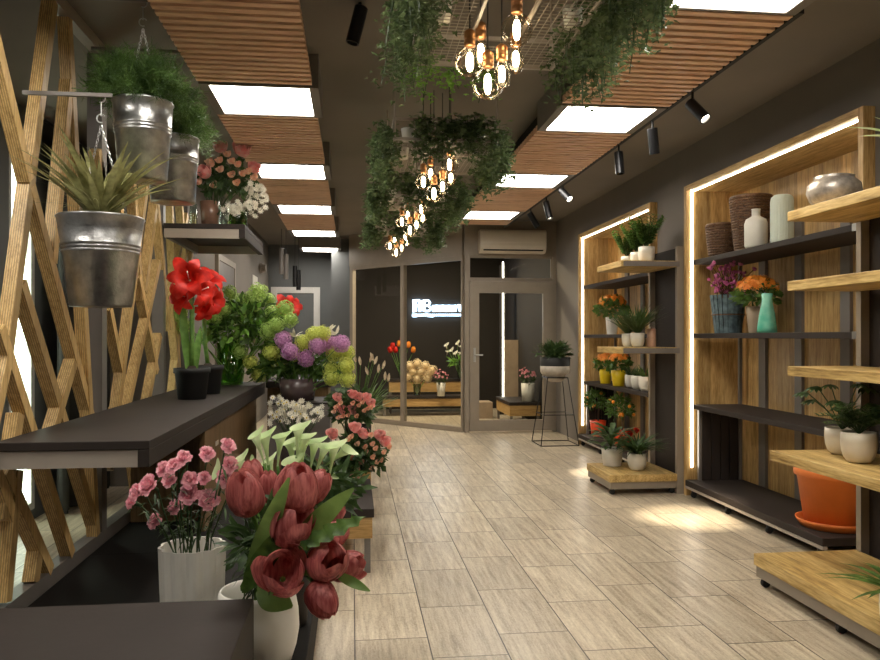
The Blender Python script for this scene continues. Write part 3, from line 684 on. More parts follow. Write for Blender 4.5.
# second shelf (z 1.38)
c = P(728, 3.02, 1.38); t = thing('slatted_planter', 'planter', 'weathered blue slatted pot with magenta blossoms on the middle shelf', c)
b = MB(); n = 20
for j in range(n):
    a = 2*PI*j/n; p = c+V(math.cos(a)*.098, math.sin(a)*.098, 0); q = c+V(math.cos(a)*.135, math.sin(a)*.135, .31); b.bar(p, q, .008, .03, V(math.cos(a), math.sin(a), 0))
b.lathe([(.001, .01), (.095, .01), (.125, .28)], c, 24, cap0=False); b.build('slats', 'bluewood', t)
MB().tube([c+V(math.cos(2*PI*j/30)*.124, math.sin(2*PI*j/30)*.124, .15) for j in range(31)], .006, 6, False).build('hoop', 'wicker', t)
tops = [c+V(random.gauss(0, .085), random.gauss(0, .05), random.uniform(.33, .56)) for _ in range(60)]
stems(t, c+V(0,0,.24), tops, .0025, 'bark', 'twigs', .07)
b = MB()
for q in tops: 
    for _ in range(2): rose_mesh(b, q+rdir()*.015, rdir(.2, 1), random.uniform(.014, .024), 6)
b.build('blossoms', 'magenta', t, True)
def kalanchoe(c, pr, w_, h_, R, mat_pot, lab, flo='orange', tilt=None, profk=None, nf=75, leafmat='leaf'):
    t = thing('flowering_kalanchoe', 'potted plant', lab, c)
    pot(t, c, pot_prof(w_/2, w_*.36, h_), mat_pot)
    leaf_cloud(t, c+V(0,0,h_+R*.55), (R, R, R*.6), 150, R*.5, R*.3, leafmat)
    b = MB()
    for _ in range(nf):
        d = rdir(.25, 1); p = c+V(0,0,h_+R*.75)+V(d.x*R*.95, d.y*R*.95, d.z*R*.75)
        for j in range(3): daisy_mesh(b, p+rdir()*R*.12, (d+rdir()*.4), R*.16, 6)
    b.build('flowers', flo, t, True); return t
kalanchoe(P(757, 3.04, 1.38), 0, .16, .2, .15, 'beigepot', 'orange kalanchoe in a beige clay pot behind the mint vase')
c = P(767, 2.93, 1.38)
tag(MB().lathe([(.05, 0), (.068, .003), (.066, .04), (.052, .14), (.036, .22), (.034, .24), (.038, .28), (.033, .28), (.03, .24)], c, 32).build('mint_vase', 'mint', None, True), 'vase', 'mint green glazed vase tapering upwards on the middle shelf')
# orange tub on the rack base
c = dz(834, 4.87, .1405); t = thing('orange_tub', 'plant pot', 'big orange terracotta tub on the dark base shelf', c)
MB().lathe([(.12, 0), (.20, .0), (.22, .03), (.228, .05), (.22, .05), (.21, .034), (.15, .012)], c, 40).build('saucer', 'terra', t, True)
MB().lathe([(.1, .014), (.175, .014), (.218, .32), (.236, .325), (.24, .37), (.23, .375), (.224, .34), (.2, .30), (.16, .1)], c, 40).build('pot', 'terra', t, True)
# silver pot on near rack top shelf
c = dz(834, 4.05, 2.036)
tag(MB().lathe([(.05, 0), (.08, .003), (.12, .04), (.136, .085), (.13, .125), (.10, .152), (.092, .157), (.10, .167), (.093, .169), (.085, .157), (.10, .13)], c, 40).build('silver_pot', 'silver', None, True), 'pot', 'round crackled silver pot on the top oak shelf at right')
def monstera(t, c, n, R, mat='leafd'):
    b = MB(); s = MB()
    for k in range(n):
        a = 2.4*k+.5; q = Vector(c)+V(math.cos(a)*R*random.uniform(.4, 1), math.sin(a)*R*random.uniform(.4, 1), R*random.uniform(.4, 1.2)); s.tube([c, Vector(c).lerp(q, .5)+V(0,0,.02), q], .003, 5)
        for m in range(7):
            f = (m-3)*.42; d = V(math.cos(a+f), math.sin(a+f), -.15-.1*abs(f)); b.leaf(q, d, V(0,0,1), R*.42*(1-abs(f)*.18), R*.13, .3, 3)
    b.build('leaves', mat, t, True); s.build('stems', 'dstem', t)
def palm(t, c, n, R, mat='leafd', up=1.2):
    b = MB(); s = MB()
    for k in range(n):
        a = 2.4*k; e = random.uniform(up*.4, up*1.5); d = V(math.cos(a), math.sin(a), e).normalized(); l = R*random.uniform(.7, 1.2); pts = []
        for m in range(9):
            u = m/8; p = Vector(c)+d*l*u - V(0,0,1)*l*.45*u*u; pts.append(p)
            if m > 1:
                for sg in (-1, 1):
                    sd = d.cross(V(0,0,1)).normalized()*sg
                    b.leaf(p, sd+d*.7+V(0,0,.1), V(0,0,1), R*.34*(1-u*.5), R*.05, .3, 2)
        s.tube(pts, .002, 4, False)
    b.build('fronds', mat, t, True); s.build('stems', 'dstem', t)
c = dz(859, 3.76, .7305); t = thing('potted_palm', 'potted plant', 'small palm in a round cream pot, nearest on the lowest raised oak shelf', c)
pot(t, c, round_prof(.083, .15), 'cream'); palm(t, c+V(0,0,.14), 34, .26, up=1.9)
c = dz(842, 4.02, .7305); t = thing('potted_monstera', 'potted plant', 'split leaf plant in a cream pot just behind the small palm', c)
pot(t, c, round_prof(.085, .14), 'cream'); monstera(t, c+V(0,0,.13), 11, .2)
c = dz(905, 3.0, .1725); t = thing('floor_palm', 'potted plant', 'green leaved plant low at the right picture edge on the oak platform', c)
pot(t, c, round_prof(.09, .16), 'white'); strap_plant(t, c+V(0,0,.15), 34, .3, .03, 'leaf', .5)
c = dz(922, 3.3, 2.0355); t = thing('trailing_shelf_plant', 'potted plant', 'plant whose pale leaf reaches in at the upper right corner', c)
pot(t, c, round_prof(.09, .15), 'white'); strap_plant(t, c+V(0,0,.15), 16, .30, .05, 'calla', .8, .5)
# ---- narrow rack plants
def Pz(px, d, z): return dz(px, d, z)
for k, (px, d, r, h) in enumerate(((627, 7.0, .055, .09), (637, 6.88, .06, .115), (646.5, 6.76, .072, .15))):
    c = Pz(px, d, 2.0005); t = thing('potted_zamioculcas', 'potted plant', ['small leafy plant in a low cream pot, left on the narrow rack top shelf', 'leafy plant in the middle cream pot on the narrow rack top shelf', 'bushy plant in the biggest cream pot on the narrow rack top shelf'][k], c)
    pot(t, c, round_prof(r, h), 'white')
    b = MB(); s = MB()
    for j in range(18+5*k):
        a = 2.4*j; d_ = V(math.cos(a)*.55, math.sin(a)*.55, 1).normalized(); l = random.uniform(.15, .26)+.025*k; pts = []
        for m in range(10):
            u = m/9; p = c+V(0,0,h*.9)+d_*l*u; pts.append(p)
            if m > 1:
                for sg in (-1, 1): b.leaf(p, d_.cross(V(.3, .2, 1)).normalized()*sg+d_*.8, d_, .05, .026, .2, 2)
        s.tube(pts, .003, 4)
    b.build('leaves', 'leaf', t, True); s.build('stems', 'dstem', t)
b = MB()
c = Pz(627.5, 6.88, 1.2605); t = thing('potted_spider_plant', 'potted plant', 'arching leaved plant in a small white pot, left of the similar one beside the candle', c)
pot(t, c, round_prof(.052, .12), 'white'); strap_plant(t, c+V(0,0,.11), 90, .27, .013, 'leafd', 1.4, .6)
c = Pz(637.5, 6.76, 1.2605); t = thing('potted_spider_plant', 'potted plant', 'arching leaved plant in a white pot next to the candle', c)
pot(t, c, round_prof(.062, .125), 'white'); strap_plant(t, c+V(0,0,.115), 130, .33, .015, 'leafd', 1.5, .65)
c = Pz(651.5, 6.8, 1.2605); t = thing('pillar_candle', 'candle', 'brown pillar candle on the middle shelf of the narrow rack', c)
MB().lathe([(.001, 0), (.038, 0), (.04, .004), (.04, .155), (.034, .165), (.001, .155)], c, 24, cap0=False).build('wax', 'candle', t, True); MB().tube([c+V(0,0,.154), c+V(.002,0,.175)], .0015, 5).build('wick', 'black', t)
c = Pz(612, 6.98, .1725); t = thing('potted_aglaonema', 'potted plant', 'broad leaved plant with red flowers in a white pot on the low oak platform', c)
pot(t, c, pot_prof(.098, .08, .16), 'white'); b = MB()
for j in range(48): a = 2.4*j; e = random.uniform(.5, 2.6); q_ = c+V(math.cos(a)*.06, math.sin(a)*.06, .15+random.uniform(0, .18)); b.leaf(q_, V(math.cos(a), math.sin(a), e*.5), V(-math.cos(a), -math.sin(a), 1), random.uniform(.12, .24), .055, .5, 5)
b.build('leaves', 'leafd', t, True); b = MB()
for q in ((.14, -.08, .3), (.17, -.05, .22), (.2, -.08, .33)): b = MB(); carnation_mesh(b, c+V(*q), V(.3, -1, .5), .03); b.build('flower', 'red', t, True)
c = Pz(637, 6.74, .1725); t = thing('potted_fern', 'potted plant', 'dark arching fern in a white pot at the front of the low oak platform', c)
pot(t, c, round_prof(.085, .15), 'white'); strap_plant(t, c+V(0,0,.14), 150, .30, .019, 'leafd', 1.0, 1.0)
# ---- far niche plants
c = P(612, 3.0, 1.3805); c2 = c
kalanchoe(c2, 0, .15, .2, .17, 'white', 'orange flowering kalanchoe in a white pot behind the arching plants', leafmat='leaf')
kalanchoe(P(605.5, 2.97, .8005), 0, .16, .17, .12, 'yellow', 'orange kalanchoe in the left yellow pot of the far niche')
kalanchoe(P(618.5, 2.96, .8005), 0, .17, .175, .13, 'yellow', 'orange kalanchoe in the right yellow pot of the far niche')
for k, px in enumerate((630.5, 637.5, 646)):
    c = P(px, 2.99-.02*k, .8005); t = thing('potted_herb', 'potted plant', ['grey leaved small plant in the left of the three white pots', 'small plant in the middle of the three white pots', 'bright green upright plant in the right of the three white pots'][k], c)
    pot(t, c, round_prof(.062+.006*k, .14+.005*k), 'white'); strap_plant(t, c+V(0,0,.12), 50, .14+.05*(k == 2), .012, ['dstem', 'leafd', 'leaf'][k], 1.2, .4)
for k, (px, X_, zz, R, potm, lab) in enumerate(((598, 2.98, .1405, .15, 'redpot', 'small orange tree in a bright red pot in the far niche'), (622, 2.95, .1405, .17, 'redpot', 'small orange tree behind the low oak platform plants'))):
    c = P(px, X_, zz); t = thing('dwarf_orange_tree', 'potted tree', lab, c)
    pot(t, c, pot_prof(.1, .075, .19), potm)
    MB().tube([c+V(0,0,.15), c+V(.01,0,.36)], .008, 6).build('trunk', 'bark', t)
    leaf_cloud(t, c+V(-.03,0,.43), (R*.85, R, R*.85), 420, .055, .022, 'leaf', inner=.1)
    for j in range(5):
        d = V(random.uniform(-1, .1), random.uniform(-1, .2), random.uniform(-.6, .6)).normalized(); MB().ball(c+V(0,0,.43)+V(d.x*R, d.y*R, d.z*R*.8)*.95, .019 + .01*(j == 0 and k == 1), 10, 7).build('orange', 'fruit', t, True)
# ---- wire plant stand near the door
c = dz(555, 9.62, 0); t = thing('wire_plant_stand', 'plant stand', 'black wire plant stand beside the glazed door', c)
b = MB(); H = .84
q0 = [(c.x+sx*.24, c.y+sy*.24, .006) for sx, sy in ((-1,-1),(1,-1),(1,1),(-1,1))]; q1 = [(c.x+sx*.13, c.y+sy*.13, H) for sx, sy in ((-1,-1),(1,-1),(1,1),(-1,1))]
for k in range(4):
    b.tube([q0[k], q1[k]], .006, 6); b.tube([q0[k], q0[(k+1) % 4]], .006, 6); b.tube([q1[k], q1[(k+1) % 4]], .006, 6)
    m0 = Vector(q0[k]).lerp(Vector(q1[k]), .45); m1 = Vector(q0[(k+1) % 4]).lerp(Vector(q1[(k+1) % 4]), .45); b.tube([m0, m1], .005, 6)
b.tube([c+V(math.cos(2*PI*j/24)*.13, math.sin(2*PI*j/24)*.13, H) for j in range(25)], .006, 6, False)
b.build('wire_frame', 'blackm', t)
cc = c+V(0,0,.785); t = thing('two_tone_planter', 'potted plant', 'bushy plant in a black and cream bowl on the wire stand', cc)
MB().lathe([(.07, 0), (.1, .01), (.122, .05), (.122, .095), (.17, .1), (.185, .13), (.188, .2), (.18, .2), (.17, .12), (.10, .05)], cc, 36).build('cream_bowl', 'stone', t, True)
MB().lathe([(.188, .2), (.19, .31), (.18, .31), (.179, .2)], cc, 36, cap0=False).build('black_rim', 'black', t, True)
MB().lathe([(.001, .29), (.178, .285)], cc, 20, cap0=False).build('soil', 'soil', t)
b = MB()
for j in range(420):
    a = 2.4*j; e = random.uniform(.3, 2.6); d_ = V(math.cos(a), math.sin(a), e); p = cc+V(math.cos(a)*.08*random.random(), math.sin(a)*.08*random.random(), .28)
    b.leaf(p+d_.normalized()*random.uniform(0, .17), d_+rdir()*.8, V(-math.cos(a), -math.sin(a), 1), random.uniform(.08, .15), .03, .3, 3)
b.build('leaves', 'leafd', t, True)
# ---- air conditioner
a0, a1 = aty(479, 253, YF-.1), aty(545, 231, YF-.1)
t = thing('air_conditioner', 'air conditioner', 'cream wall air conditioner above the glazed door', (a0.x, YF, a0.z))
prof = [(YF-.005, a0.z), (YF-.13, a0.z), (YF-.19, a0.z+.05), (YF-.20, a0.z+.1), (YF-.20, a1.z-.03), (YF-.17, a1.z), (YF-.005, a1.z)]
b = MB(); n = len(prof); b.add([(x, y, z) for x in (a0.x, a1.x) for y, z in prof], [tuple(range(n)), tuple(range(2*n-1, n-1, -1))]+[(j, j+n, (j+1) % n+n, (j+1) % n) for j in range(n)]); b.build('casing', 'plastic', t, bev=.01)
MB().box(a0.x+.05, a1.x-.05, YF-.196, YF-.17, a0.z+.028, a0.z+.045).build('air_slot', 'black', t)
MB().box(a0.x+.02, a1.x-.02, YF-.206, YF-.2005, a0.z+.14, a1.z-.05).build('front_panel', 'plastic', t, bev=.003)
# ================================================================== LEFT: lattice partition
LXF = -1.395; BW = .055
def lat(px, py): p = atx(px, py, LXF); return V(LXF-BW/2, p.y, p.z)
t = thing('wooden_lattice_partition', 'partition', 'zigzag timber lattice screen on the left with metal rails', (LXF, 4.5, 0))
MB().box(LXF-.06, LXF, 1.2, 7.14, 2.937, ZC).build('top_rail', 'beam', t)
MB().box(LXF-.07, LXF, 1.2, 7.14, 0, .26).build('base_rail', 'rack', t)
for px, wd in ((104.5, .085), (164.5, .07)):
    p = lat(px, 300); MB().box(LXF-.08, LXF-.0, p.y-wd/2, p.y+wd/2, .2605, 2.9365).build('post', 'rack', t)
BARS = [((56, -40), (11, 352)), ((-6, 25), (31, 180)), ((33, 186), (94, 421)), ((69, 18), (97.5, 535)), ((72, 82), (54.5, 262)), ((24, 283), (97, 523)), ((75, 362), (52, 440)),
        ((2, 328), (73, 566)), ((22, 414), (6, 520)), ((20, 470), (8, 602)), ((8, 470), (52, 583)), ((42, 548), (37, 592)), ((11, 352), (-8, 440)),
        ((111, 308), (125, 379)), ((147, 187), (119, 408)), ((140, 276), (158, 372)), ((158, 200), (146, 292)), ((160, 262), (128, 410)), ((161, 335), (149, 402)),
        ((119, 408), (112, 470)), ((128, 410), (140, 500)), ((120, 180), (128, 300)), ((100, 150), (118, 260)),
        ((172, 205), (181, 395)), ((188, 215), (169, 310)), ((172, 300), (182, 400)), ((196, 215), (188, 300)), ((184, 300), (174, 400)), ((176, 120), (190, 300)),
        ((-20, 420), (16, 520)), ((131, 120), (143, 300)), ((150, 120), (170, 330))]
for k, (p, q) in enumerate(BARS):
    p, q = lat(*p), lat(*q)
    p.z = min(p.z, 2.9365); q.z = max(q.z, .2605)
    e = V((k*7 % 11)*.0006, 0, 0); MB().bar(p+e, q+e, BW, BW, V(1,0,0)).build('lattice_bar', 'ply', t)
# curtain behind
def curtain(y0, y1, lab, x=-2.2):
    n = int((y1-y0)/.012); b = MB(); vs = []
    for j in range(n+1):
        y = y0+(y1-y0)*j/n; ww = .045*math.sin(j*.55)+.02*math.sin(j*.23+1)
        vs += [V(x+ww, y, .02), V(x+ww*.9, y, 1.4), V(x+ww*.8, y, 2.9)]
    fs = []
    for j in range(n): a = 3*j; fs += [(a, a+1, a+4, a+3), (a+1, a+2, a+5, a+4)]
    b.add(vs, fs); o = b.build('curtain', 'curtain', None, True); sm = o.modifiers.new('thick', 'SOLIDIFY'); sm.thickness = .004
    tag(o, 'curtain', lab)
curtain(wy1+.03, wy1+1.3, 'dark floor length curtain behind the timber lattice')
tag(MB().tube([(-2.2, wy0, 2.91), (-2.2, wy1+1.4, 2.91)], .012, 8).box(-2.21, -2.19, wy0+.1, wy0+.12, 2.91, ZC).box(-2.21, -2.19, wy1+1.2, wy1+1.22, 2.91, ZC).build('curtain_rod', 'blackm'), 'curtain rod', 'black rod carrying the dark curtain')
# ------------------------------------------------------------------ counter, shelf
def counter(x0, x1, y0, y1, z, lab, ht=.105):
    t = thing('wall_shelf' if z > 1.5 else 'display_counter', 'shelf' if z > 1.5 else 'counter', lab, (x1, (y0+y1)/2, z))
    MB().box(x0, x1, y0, y1, z-.035, z).build('board', 'dark', t, bev=.003)
    MB().box(x1-.045, x1, y0, y1, z-ht, z-.0352).build('side_apron', 'dark', t, bev=.003)
    for yy in (y0+.008, y1-.04): MB().box(x0+.001, x1-.046, yy, yy+.03, z-ht, z-.036).build('cross_beam', 'beam', t)
    MB().box(x0+.001, x0+.03, y0+.04, y1-.045, z-ht, z-.036).build('wall_beam', 'rack', t)
    return t
ct = counter(-1.385, -.80, dx(-1.1, 2.97), dx(-.8, 6.95), .94, 'long dark counter shelf in front of the timber lattice')
MB().box(-.9, -.87, dx(-.8, 4.5), dx(-.8, 6.9), .2005, .834).build('wood_front', 'panelwood', ct)
for yy in (4.9, 6.7): MB().box(-1.37, -.91, yy, yy+.03, .2005, .834).build('support_panel', 'panelwood', ct)
counter(-1.385, -.80, dx(-1.1, 5.63), dx(-.8, 6.8), 2.19, 'dark raised shelf high on the left carrying the rose bouquet')
PL = tag(MB().box(-1.38, -.165, 1.2, dx(-.165, 4.15), 0, .2).box(-1.38, -.56, dx(-.165, 4.15), 6.9, 0, .2).build('dark_plinth', 'darker', bev=.003), 'plinth', 'low black plinth under the flower vases on the left')
tag(MB().box(-1.37, -.305, 1.25, dx(-.8, 2.3), .2005, .54).build('display_box', 'dark', bev=.004), 'display box', 'dark box with flat top in the lower left corner')
# riser and second unit
t = thing('flower_riser', 'display stand', 'grey stand under the navy pot of snowballs and alliums', (-.43, 6.5, 0))
MB().box(-.69, -.19, dx(-.4, 6.3), dx(-.4, 6.95), .34, .79).build('carcass', 'rack', t); MB().box(-.7, -.18, dx(-.4, 6.29), dx(-.4, 6.96), .7905, .805).build('top', 'dark', t); MB().box(-.69, -.19, dx(-.4, 6.3), dx(-.4, 6.95), 0, .3395).build('plinth_box', 'panelwood', t)
t = thing('rear_display_unit', 'display stand', 'dark topped unit behind the grey stand beyond the counter', (-.5, 7.3, 0))
MB().box(-.8, -.2, dx(-.5, 7.05), dx(-.5, 7.8), .88, .94).build('top', 'dark', t, bev=.003); MB().box(-.79, -.23, dx(-.5, 7.08), dx(-.5, 7.78), 0, .8795).build('carcass', 'panelwood', t)
def bench(x0, x1, y0, y1, z, lab, wz=.14, name='flower_bench', mt='dark'):
    t = thing(name, 'bench', lab, ((x0+x1)/2, (y0+y1)/2, 0))
    MB().box(x0, x1, y0, y1, z-.05, z).build('top', mt, t, bev=.003)
    MB().box(x0+.01, x1-.01, y0+.01, y1-.01, z-.05-wz, z-.0505).build('drawer_box', 'oak_x' , t)
    for x in (x0+.02, x1-.055):
        for y in (y0+.02, y1-.055): MB().box(x, x+.035, y, y+.035, 0, z-.0505-wz).build('leg', 'rack', t)
    return t
bench(-.45, .12, dx(0, 4.32), dx(0, 5.25), .37, 'low dark topped bench with oak front near the tulips', .12)
bench(-.15, .14, dx(0, 5.5), dx(0, 6.6), .42, 'second low bench behind, carrying the far pink roses', .12)
# ------------------------------------------------------------------ hanging buckets
def chain(b, p, q, r=.008):
    p, q = Vector(p), Vector(q); n = max(2, int((q-p).length/(r*2.4))); d = (q-p).normalized(); u = d.cross(V(.3,1,.2)).normalized(); v = d.cross(u)
    for k in range(n):
        c = p.lerp(q, (k+.5)/n); s = u if k % 2 else v
        b.tube([c+d*math.cos(2*PI*j/8)*r*1.6+s*math.sin(2*PI*j/8)*r*.8 for j in range(9)], .0016, 4, False)
def bucket(px, d, ztop, h, rt, rb, rodz, rx, lab):
    c = dz(px, d, ztop-h); t = thing('zinc_bucket', 'bucket', lab, c)
    prof = [(rb*.5, 0), (rb, .0), (rb, .012), (rb+(rt-rb)*.05, .013)]
    for u in (.60, .64, .68): prof += [(rb+(rt-rb)*(u-.012), h*(u-.012)), (rb+(rt-rb)*u+.005, h*u), (rb+(rt-rb)*(u+.012), h*(u+.012))]
    prof += [(rt, h-.012), (rt+.005, h-.006), (rt, h), (rt-.004, h-.004), (rb, h*.3)]
    MB().lathe(prof, c, 48).build('bucket_body', 'zinc', t, True)
    top = V(c.x, c.y, rodz-.03)
    b = MB()
    for sx in (-1, 1): chain(b, c+V(sx*rt*.55, .03, h+.02), top+V(0,0,-.10), .006); b.tube([c+V(sx*rt*.55, .03, h+.02), c+V(sx*rt*.97, 0, h-.01)], .002, 5)
    b.tube([top+V(.0, 0, .035)+V(math.sin(a)*.018, 0, math.cos(a)*.018-.018) for a in [x*.5 for x in range(-2, 8)]], .003, 5)
    b.tube([top+V(.0, 0, -.07)+V(-math.sin(a)*.018, 0, math.cos(a)*.018) for a in [x*.5 for x in range(-2, 8)]], .003, 5)
    b.tube([top, top+V(0,0,-.06)], .003, 5)
    b.build('chain_and_hook', 'steel', t)
    rod = tag(MB().box(LXF, rx, c.y-.008, c.y+.008, rodz-.008, rodz+.008).build('hanging_rod', 'rack'), 'rod', 'grey metal rod sticking out of the lattice, carrying the '+lab.split(',')[0])
    return c
c = bucket(101, 3.27, 1.865, .385, .174, .124, 2.39, -1.03, 'lowest zinc bucket, holding long olive blades')
t = thing('grass_plant', 'plant', 'tuft of long olive green blades growing out of the lowest zinc bucket', c+V(0,0,.3))
strap_plant(t, c+V(0,0,.34), 64, .44, .034, 'olive', 2.1, .75, 10, 'blades')
b = MB()
for k in range(40): a = 2.4*k; b.leaf(c+V(0,0,.37), V(math.cos(a), math.sin(a), random.uniform(.6, 1.6)), V(0,0,1), random.uniform(.3, .5), .004, .6, 7, shape='strap')
b.build('thin_blades', 'olive', t)
MB().lathe([(.001, .335), (.17, .33)], c, 20, cap0=False).build('soil', 'soil', t)
def asparagus(c, R, lab, n=5200):
    t = thing('asparagus_fern', 'plant', lab, c); b = MB(); nb = 90
    for k in range(nb):
        d = rdir(-.35, 1); l = random.uniform(.75, 1.05); d = V(d.x, d.y, d.z+.15).normalized()
        for j in range(int(n/nb)):
            u = random.random()**.6; p = c + V(d.x*R[0], d.y*R[1], d.z*R[2])*l*u - V(0,0,.05)*u*u + rdir()*.025*(.3+u)
            b.leaf(p, d+rdir()*1.1, rdir(), random.uniform(.025, .055), .0095, .2, 1)
    o = b.build('fern_fronds', 'fern', t); return t
c2 = bucket(143, 3.5, 2.43, .36, .132, .105, 2.9, -.93, 'middle zinc bucket, under the largest fluffy fern')
asparagus(c2+V(.0, 0, .43), (.25, .25, .20), 'large fluffy dark green fern in the middle zinc bucket', 15000)
c3 = bucket(173, 4.13, 2.43, .35, .137, .115, 2.9, -.93, 'smaller looking zinc bucket, farthest of the three')
asparagus(c3+V(.02, 0, .40), (.20, .22, .20), 'fluffy fern in the farthest zinc bucket', 13000)
# ------------------------------------------------------------------ counter plants
def amaryllis_pot(px, d, w_, lab):
    c = dz(px, d, .9405); t = thing('potted_amaryllis', 'potted plant', lab, c)
    MB().lathe([(w_*.3, 0), (w_*.38, 0), (w_*.46, .17), (w_*.5, .172), (w_*.5, .205), (w_*.47, .205), (w_*.42, .1)], c, 36).build('pot', 'black', t, True)
    MB().lathe([(.001, .2), (w_*.46, .185)], c, 20, cap0=False).build('soil', 'soil', t)
    MB().lathe([(.001, .16), (.035, .17), (.04, .19), (.025, .215), (.018, .22)], c, 16, cap0=False).build('bulb', 'soil', t, True)
    return c, t
c, t = amaryllis_pot(192, 5.03, .236, 'red amaryllis in a black pot nearest on the counter')
hd = at(192, 294, 5.03)
MB().tube([c+V(0,0,.2), c.lerp(hd, .5), hd+V(0,0,.03)], .016, 10).build('stem', 'stem', t, True)
b = MB(); b.leaf(c+V(-.02,0,.2), V(-.12, -.05, 1), V(0,-1,.1), .62, .055, .25, 8, shape='strap'); b.leaf(c+V(.02,0,.2), V(.1, -.05, 1), V(0,-1,.1), .3, .05, .2, 6, shape='strap'); b.build('leaf', 'stem', t, True)
for (px, py, R, ax, dd) in ((188, 277, .128, V(.1,-1,.12), 4.92), (181, 297, .10, V(-.5,-1,-.1), 4.98), (203, 291, .095, V(.9,-.6,0), 5.05)):
    p = at(px, py, dd); b = MB(); amaryllis_mesh(b, p, ax, R); f = b.build('flower', 'red', t, True)
    MB().tube([p-ax.normalized()*.04, p+ax.normalized()*.04+V(0,0,.02)], .003, 5).ball(p+ax.normalized()*.045+V(0,0,.022), .006, 6, 4).build('stamen', 'paper', f)
c, t = amaryllis_pot(208, 5.5, .22, 'second red amaryllis in a black pot, half hidden behind the first')
hd = at(203, 300, 5.5); MB().tube([c+V(0,0,.2), c.lerp(hd, .5), hd], .015, 10).build('stem', 'stem', t, True)
for (px, py, R, ax, dd) in ((212, 278, .10, V(.5,-.5,.6), 5.4), (216, 301, .10, V(1,-.5,-.1), 5.4), (205, 310, .085, V(.3,-.9,-.5), 5.4)):
    p = at(px, py, dd); b = MB(); amaryllis_mesh(b, p, ax, R); b.build('flower', 'red', t, True)
# green snowball bunch in green glass vase
vc = dz(231, 6.55, .9405)
t = thing('green_glass_vase', 'vase', 'tall green tinted glass vase behind the amaryllis pots', vc)
MB().lathe([(.05, 0), (.10, .003), (.112, .1), (.12, .36), (.115, .36), (.107, .1), (.09, .012)], vc, 36).build('glass', 'gglass', t, True)
t = thing('green_viburnum_bunch', 'flowers', 'large bunch of green snowball blossoms in the green vase', vc+V(0,0,.05))
pts = [(380,290),(540,290),(500,325),(600,330),(440,345),(620,400),(470,420),(600,500),(420,560),(440,610),(300,420),(130,470),(310,490),(560,430),(520,380),(350,380),(380,440),(100,400),(560,560),(660,420),(720,440),(690,380),(250,520),(640,470)]
heads = []
for (x, y) in pts:
    px, py = 160+x/5.5, 240+y/5.5; d = random.uniform(6.2, 6.9); p = at(px, py, d)
    if p.x < -1.3: p = at(px, py, d*.9)
    heads.append(p); fball(t, p, random.uniform(.055, .08), 'vib', 75)
stems(t, vc+V(0,0,.03), heads, .005, 'stem', spread=.05)
leaf_cloud(t, at(248, 325, 6.55), (.30, .2, .22), 420, .10, .05, 'leaf', inner=.0)
leaf_cloud(t, at(240, 330, 6.5), (.30, .2, .22), 150, .09, .045, 'leafl', name='young_leaves', inner=.2)
p = at(286, 306, 6.8); b = MB(); amaryllis_mesh(b, p, V(.1,-1,.3), .11); amaryllis_mesh(b, p+V(.07,.02,.0), V(.8,-.8,.2), .09)
t = thing('single_red_amaryllis', 'flower', 'red amaryllis bloom far behind between the green blossoms', vc); b.build('blossom', 'red', t, True); stems(t, vc+V(.02,0,.04), [p], .008, 'stem', 'stem')
# snowballs and alliums in navy pot
nc = dz(298, 6.55, .8055)
t = thing('navy_pot', 'pot', 'glossy navy pot on the grey stand', nc); MB().lathe([(.10, 0), (.135, .002), (.168, .19), (.16, .19), (.12, .03)], nc, 40).build('pot_body', 'navy', t, True)
def zc(x, y): return 230+x/5.076, 320+y/5.076
ORD = ['leftmost', 'second from left', 'third from left', 'fourth from left', 'fifth from left', 'sixth from left', 'seventh from left', 'seventh from right', 'sixth from right', 'fifth from right', 'fourth from right', 'third from right', 'second from right', 'rightmost']
def place(i, n):
    if i < n/2: return ORD[i]
    return ORD[14-(n-i)]
def bloom(kind, cat, lab, grp, p, R, mat, base, n=80, stem='stem'):
    t = thing(kind, cat, lab, base, grp); fball(t, p, R, mat, n); stems(t, base, [p], .004, stem, 'stem'); return t
for i, (x, y) in enumerate(((270,100),(305,160),(385,195),(445,130),(510,125),(565,120))):
    px, py = zc(x, y); bloom('purple_allium', 'flower', 'round purple flower ball in the navy pot, '+place(i, 6), 'purple flower balls in the navy pot', at(px, py, random.uniform(6.25, 6.45)), .068, 'purple', nc+V(random.uniform(-.05,.05), 0, .03), 110)
for i, (x, y) in enumerate(sorted(((210,165),(245,205),(370,115),(425,75),(470,70),(530,170),(590,165),(590,230),(505,250),(595,300),(105,215),(150,275),(515,295),(335,190)))):
    px, py = zc(x, y); bloom('yellow_snowball', 'flower', 'yellow green snowball blossom in the navy pot, '+place(i, 14), 'yellow green snowballs in the navy pot', at(px, py, random.uniform(6.3, 6.55)), .066, 'lime', nc+V(random.uniform(-.05,.05), 0, .03), 90)
t = thing('mixed_greenery', 'foliage', 'leafy greenery filling the navy pot between the flower balls', nc+V(0,0,.03))
leaf_cloud(t, at(300, 366, 6.55), (.45, .14, .14), 520, .10, .045, 'leaf', inner=0); b = MB()
for (x, y) in ((330,85),(500,60),(535,75),(155,130),(120,120),(180,110)):
    px, py = zc(x, y); p = at(px, py, 6.5); b = MB()
    for j in range(6): b.leaf(p, rdir(0,1), rdir(), .09, .03, .3, 3)
    b.build('pale_sprig', 'wpetal', t, True)
stems(t, nc+V(0,0,.03), [at(*zc(x, y), 6.5) for x, y in ((330,85),(500,60),(535,75),(155,130),(105,215))], .003)
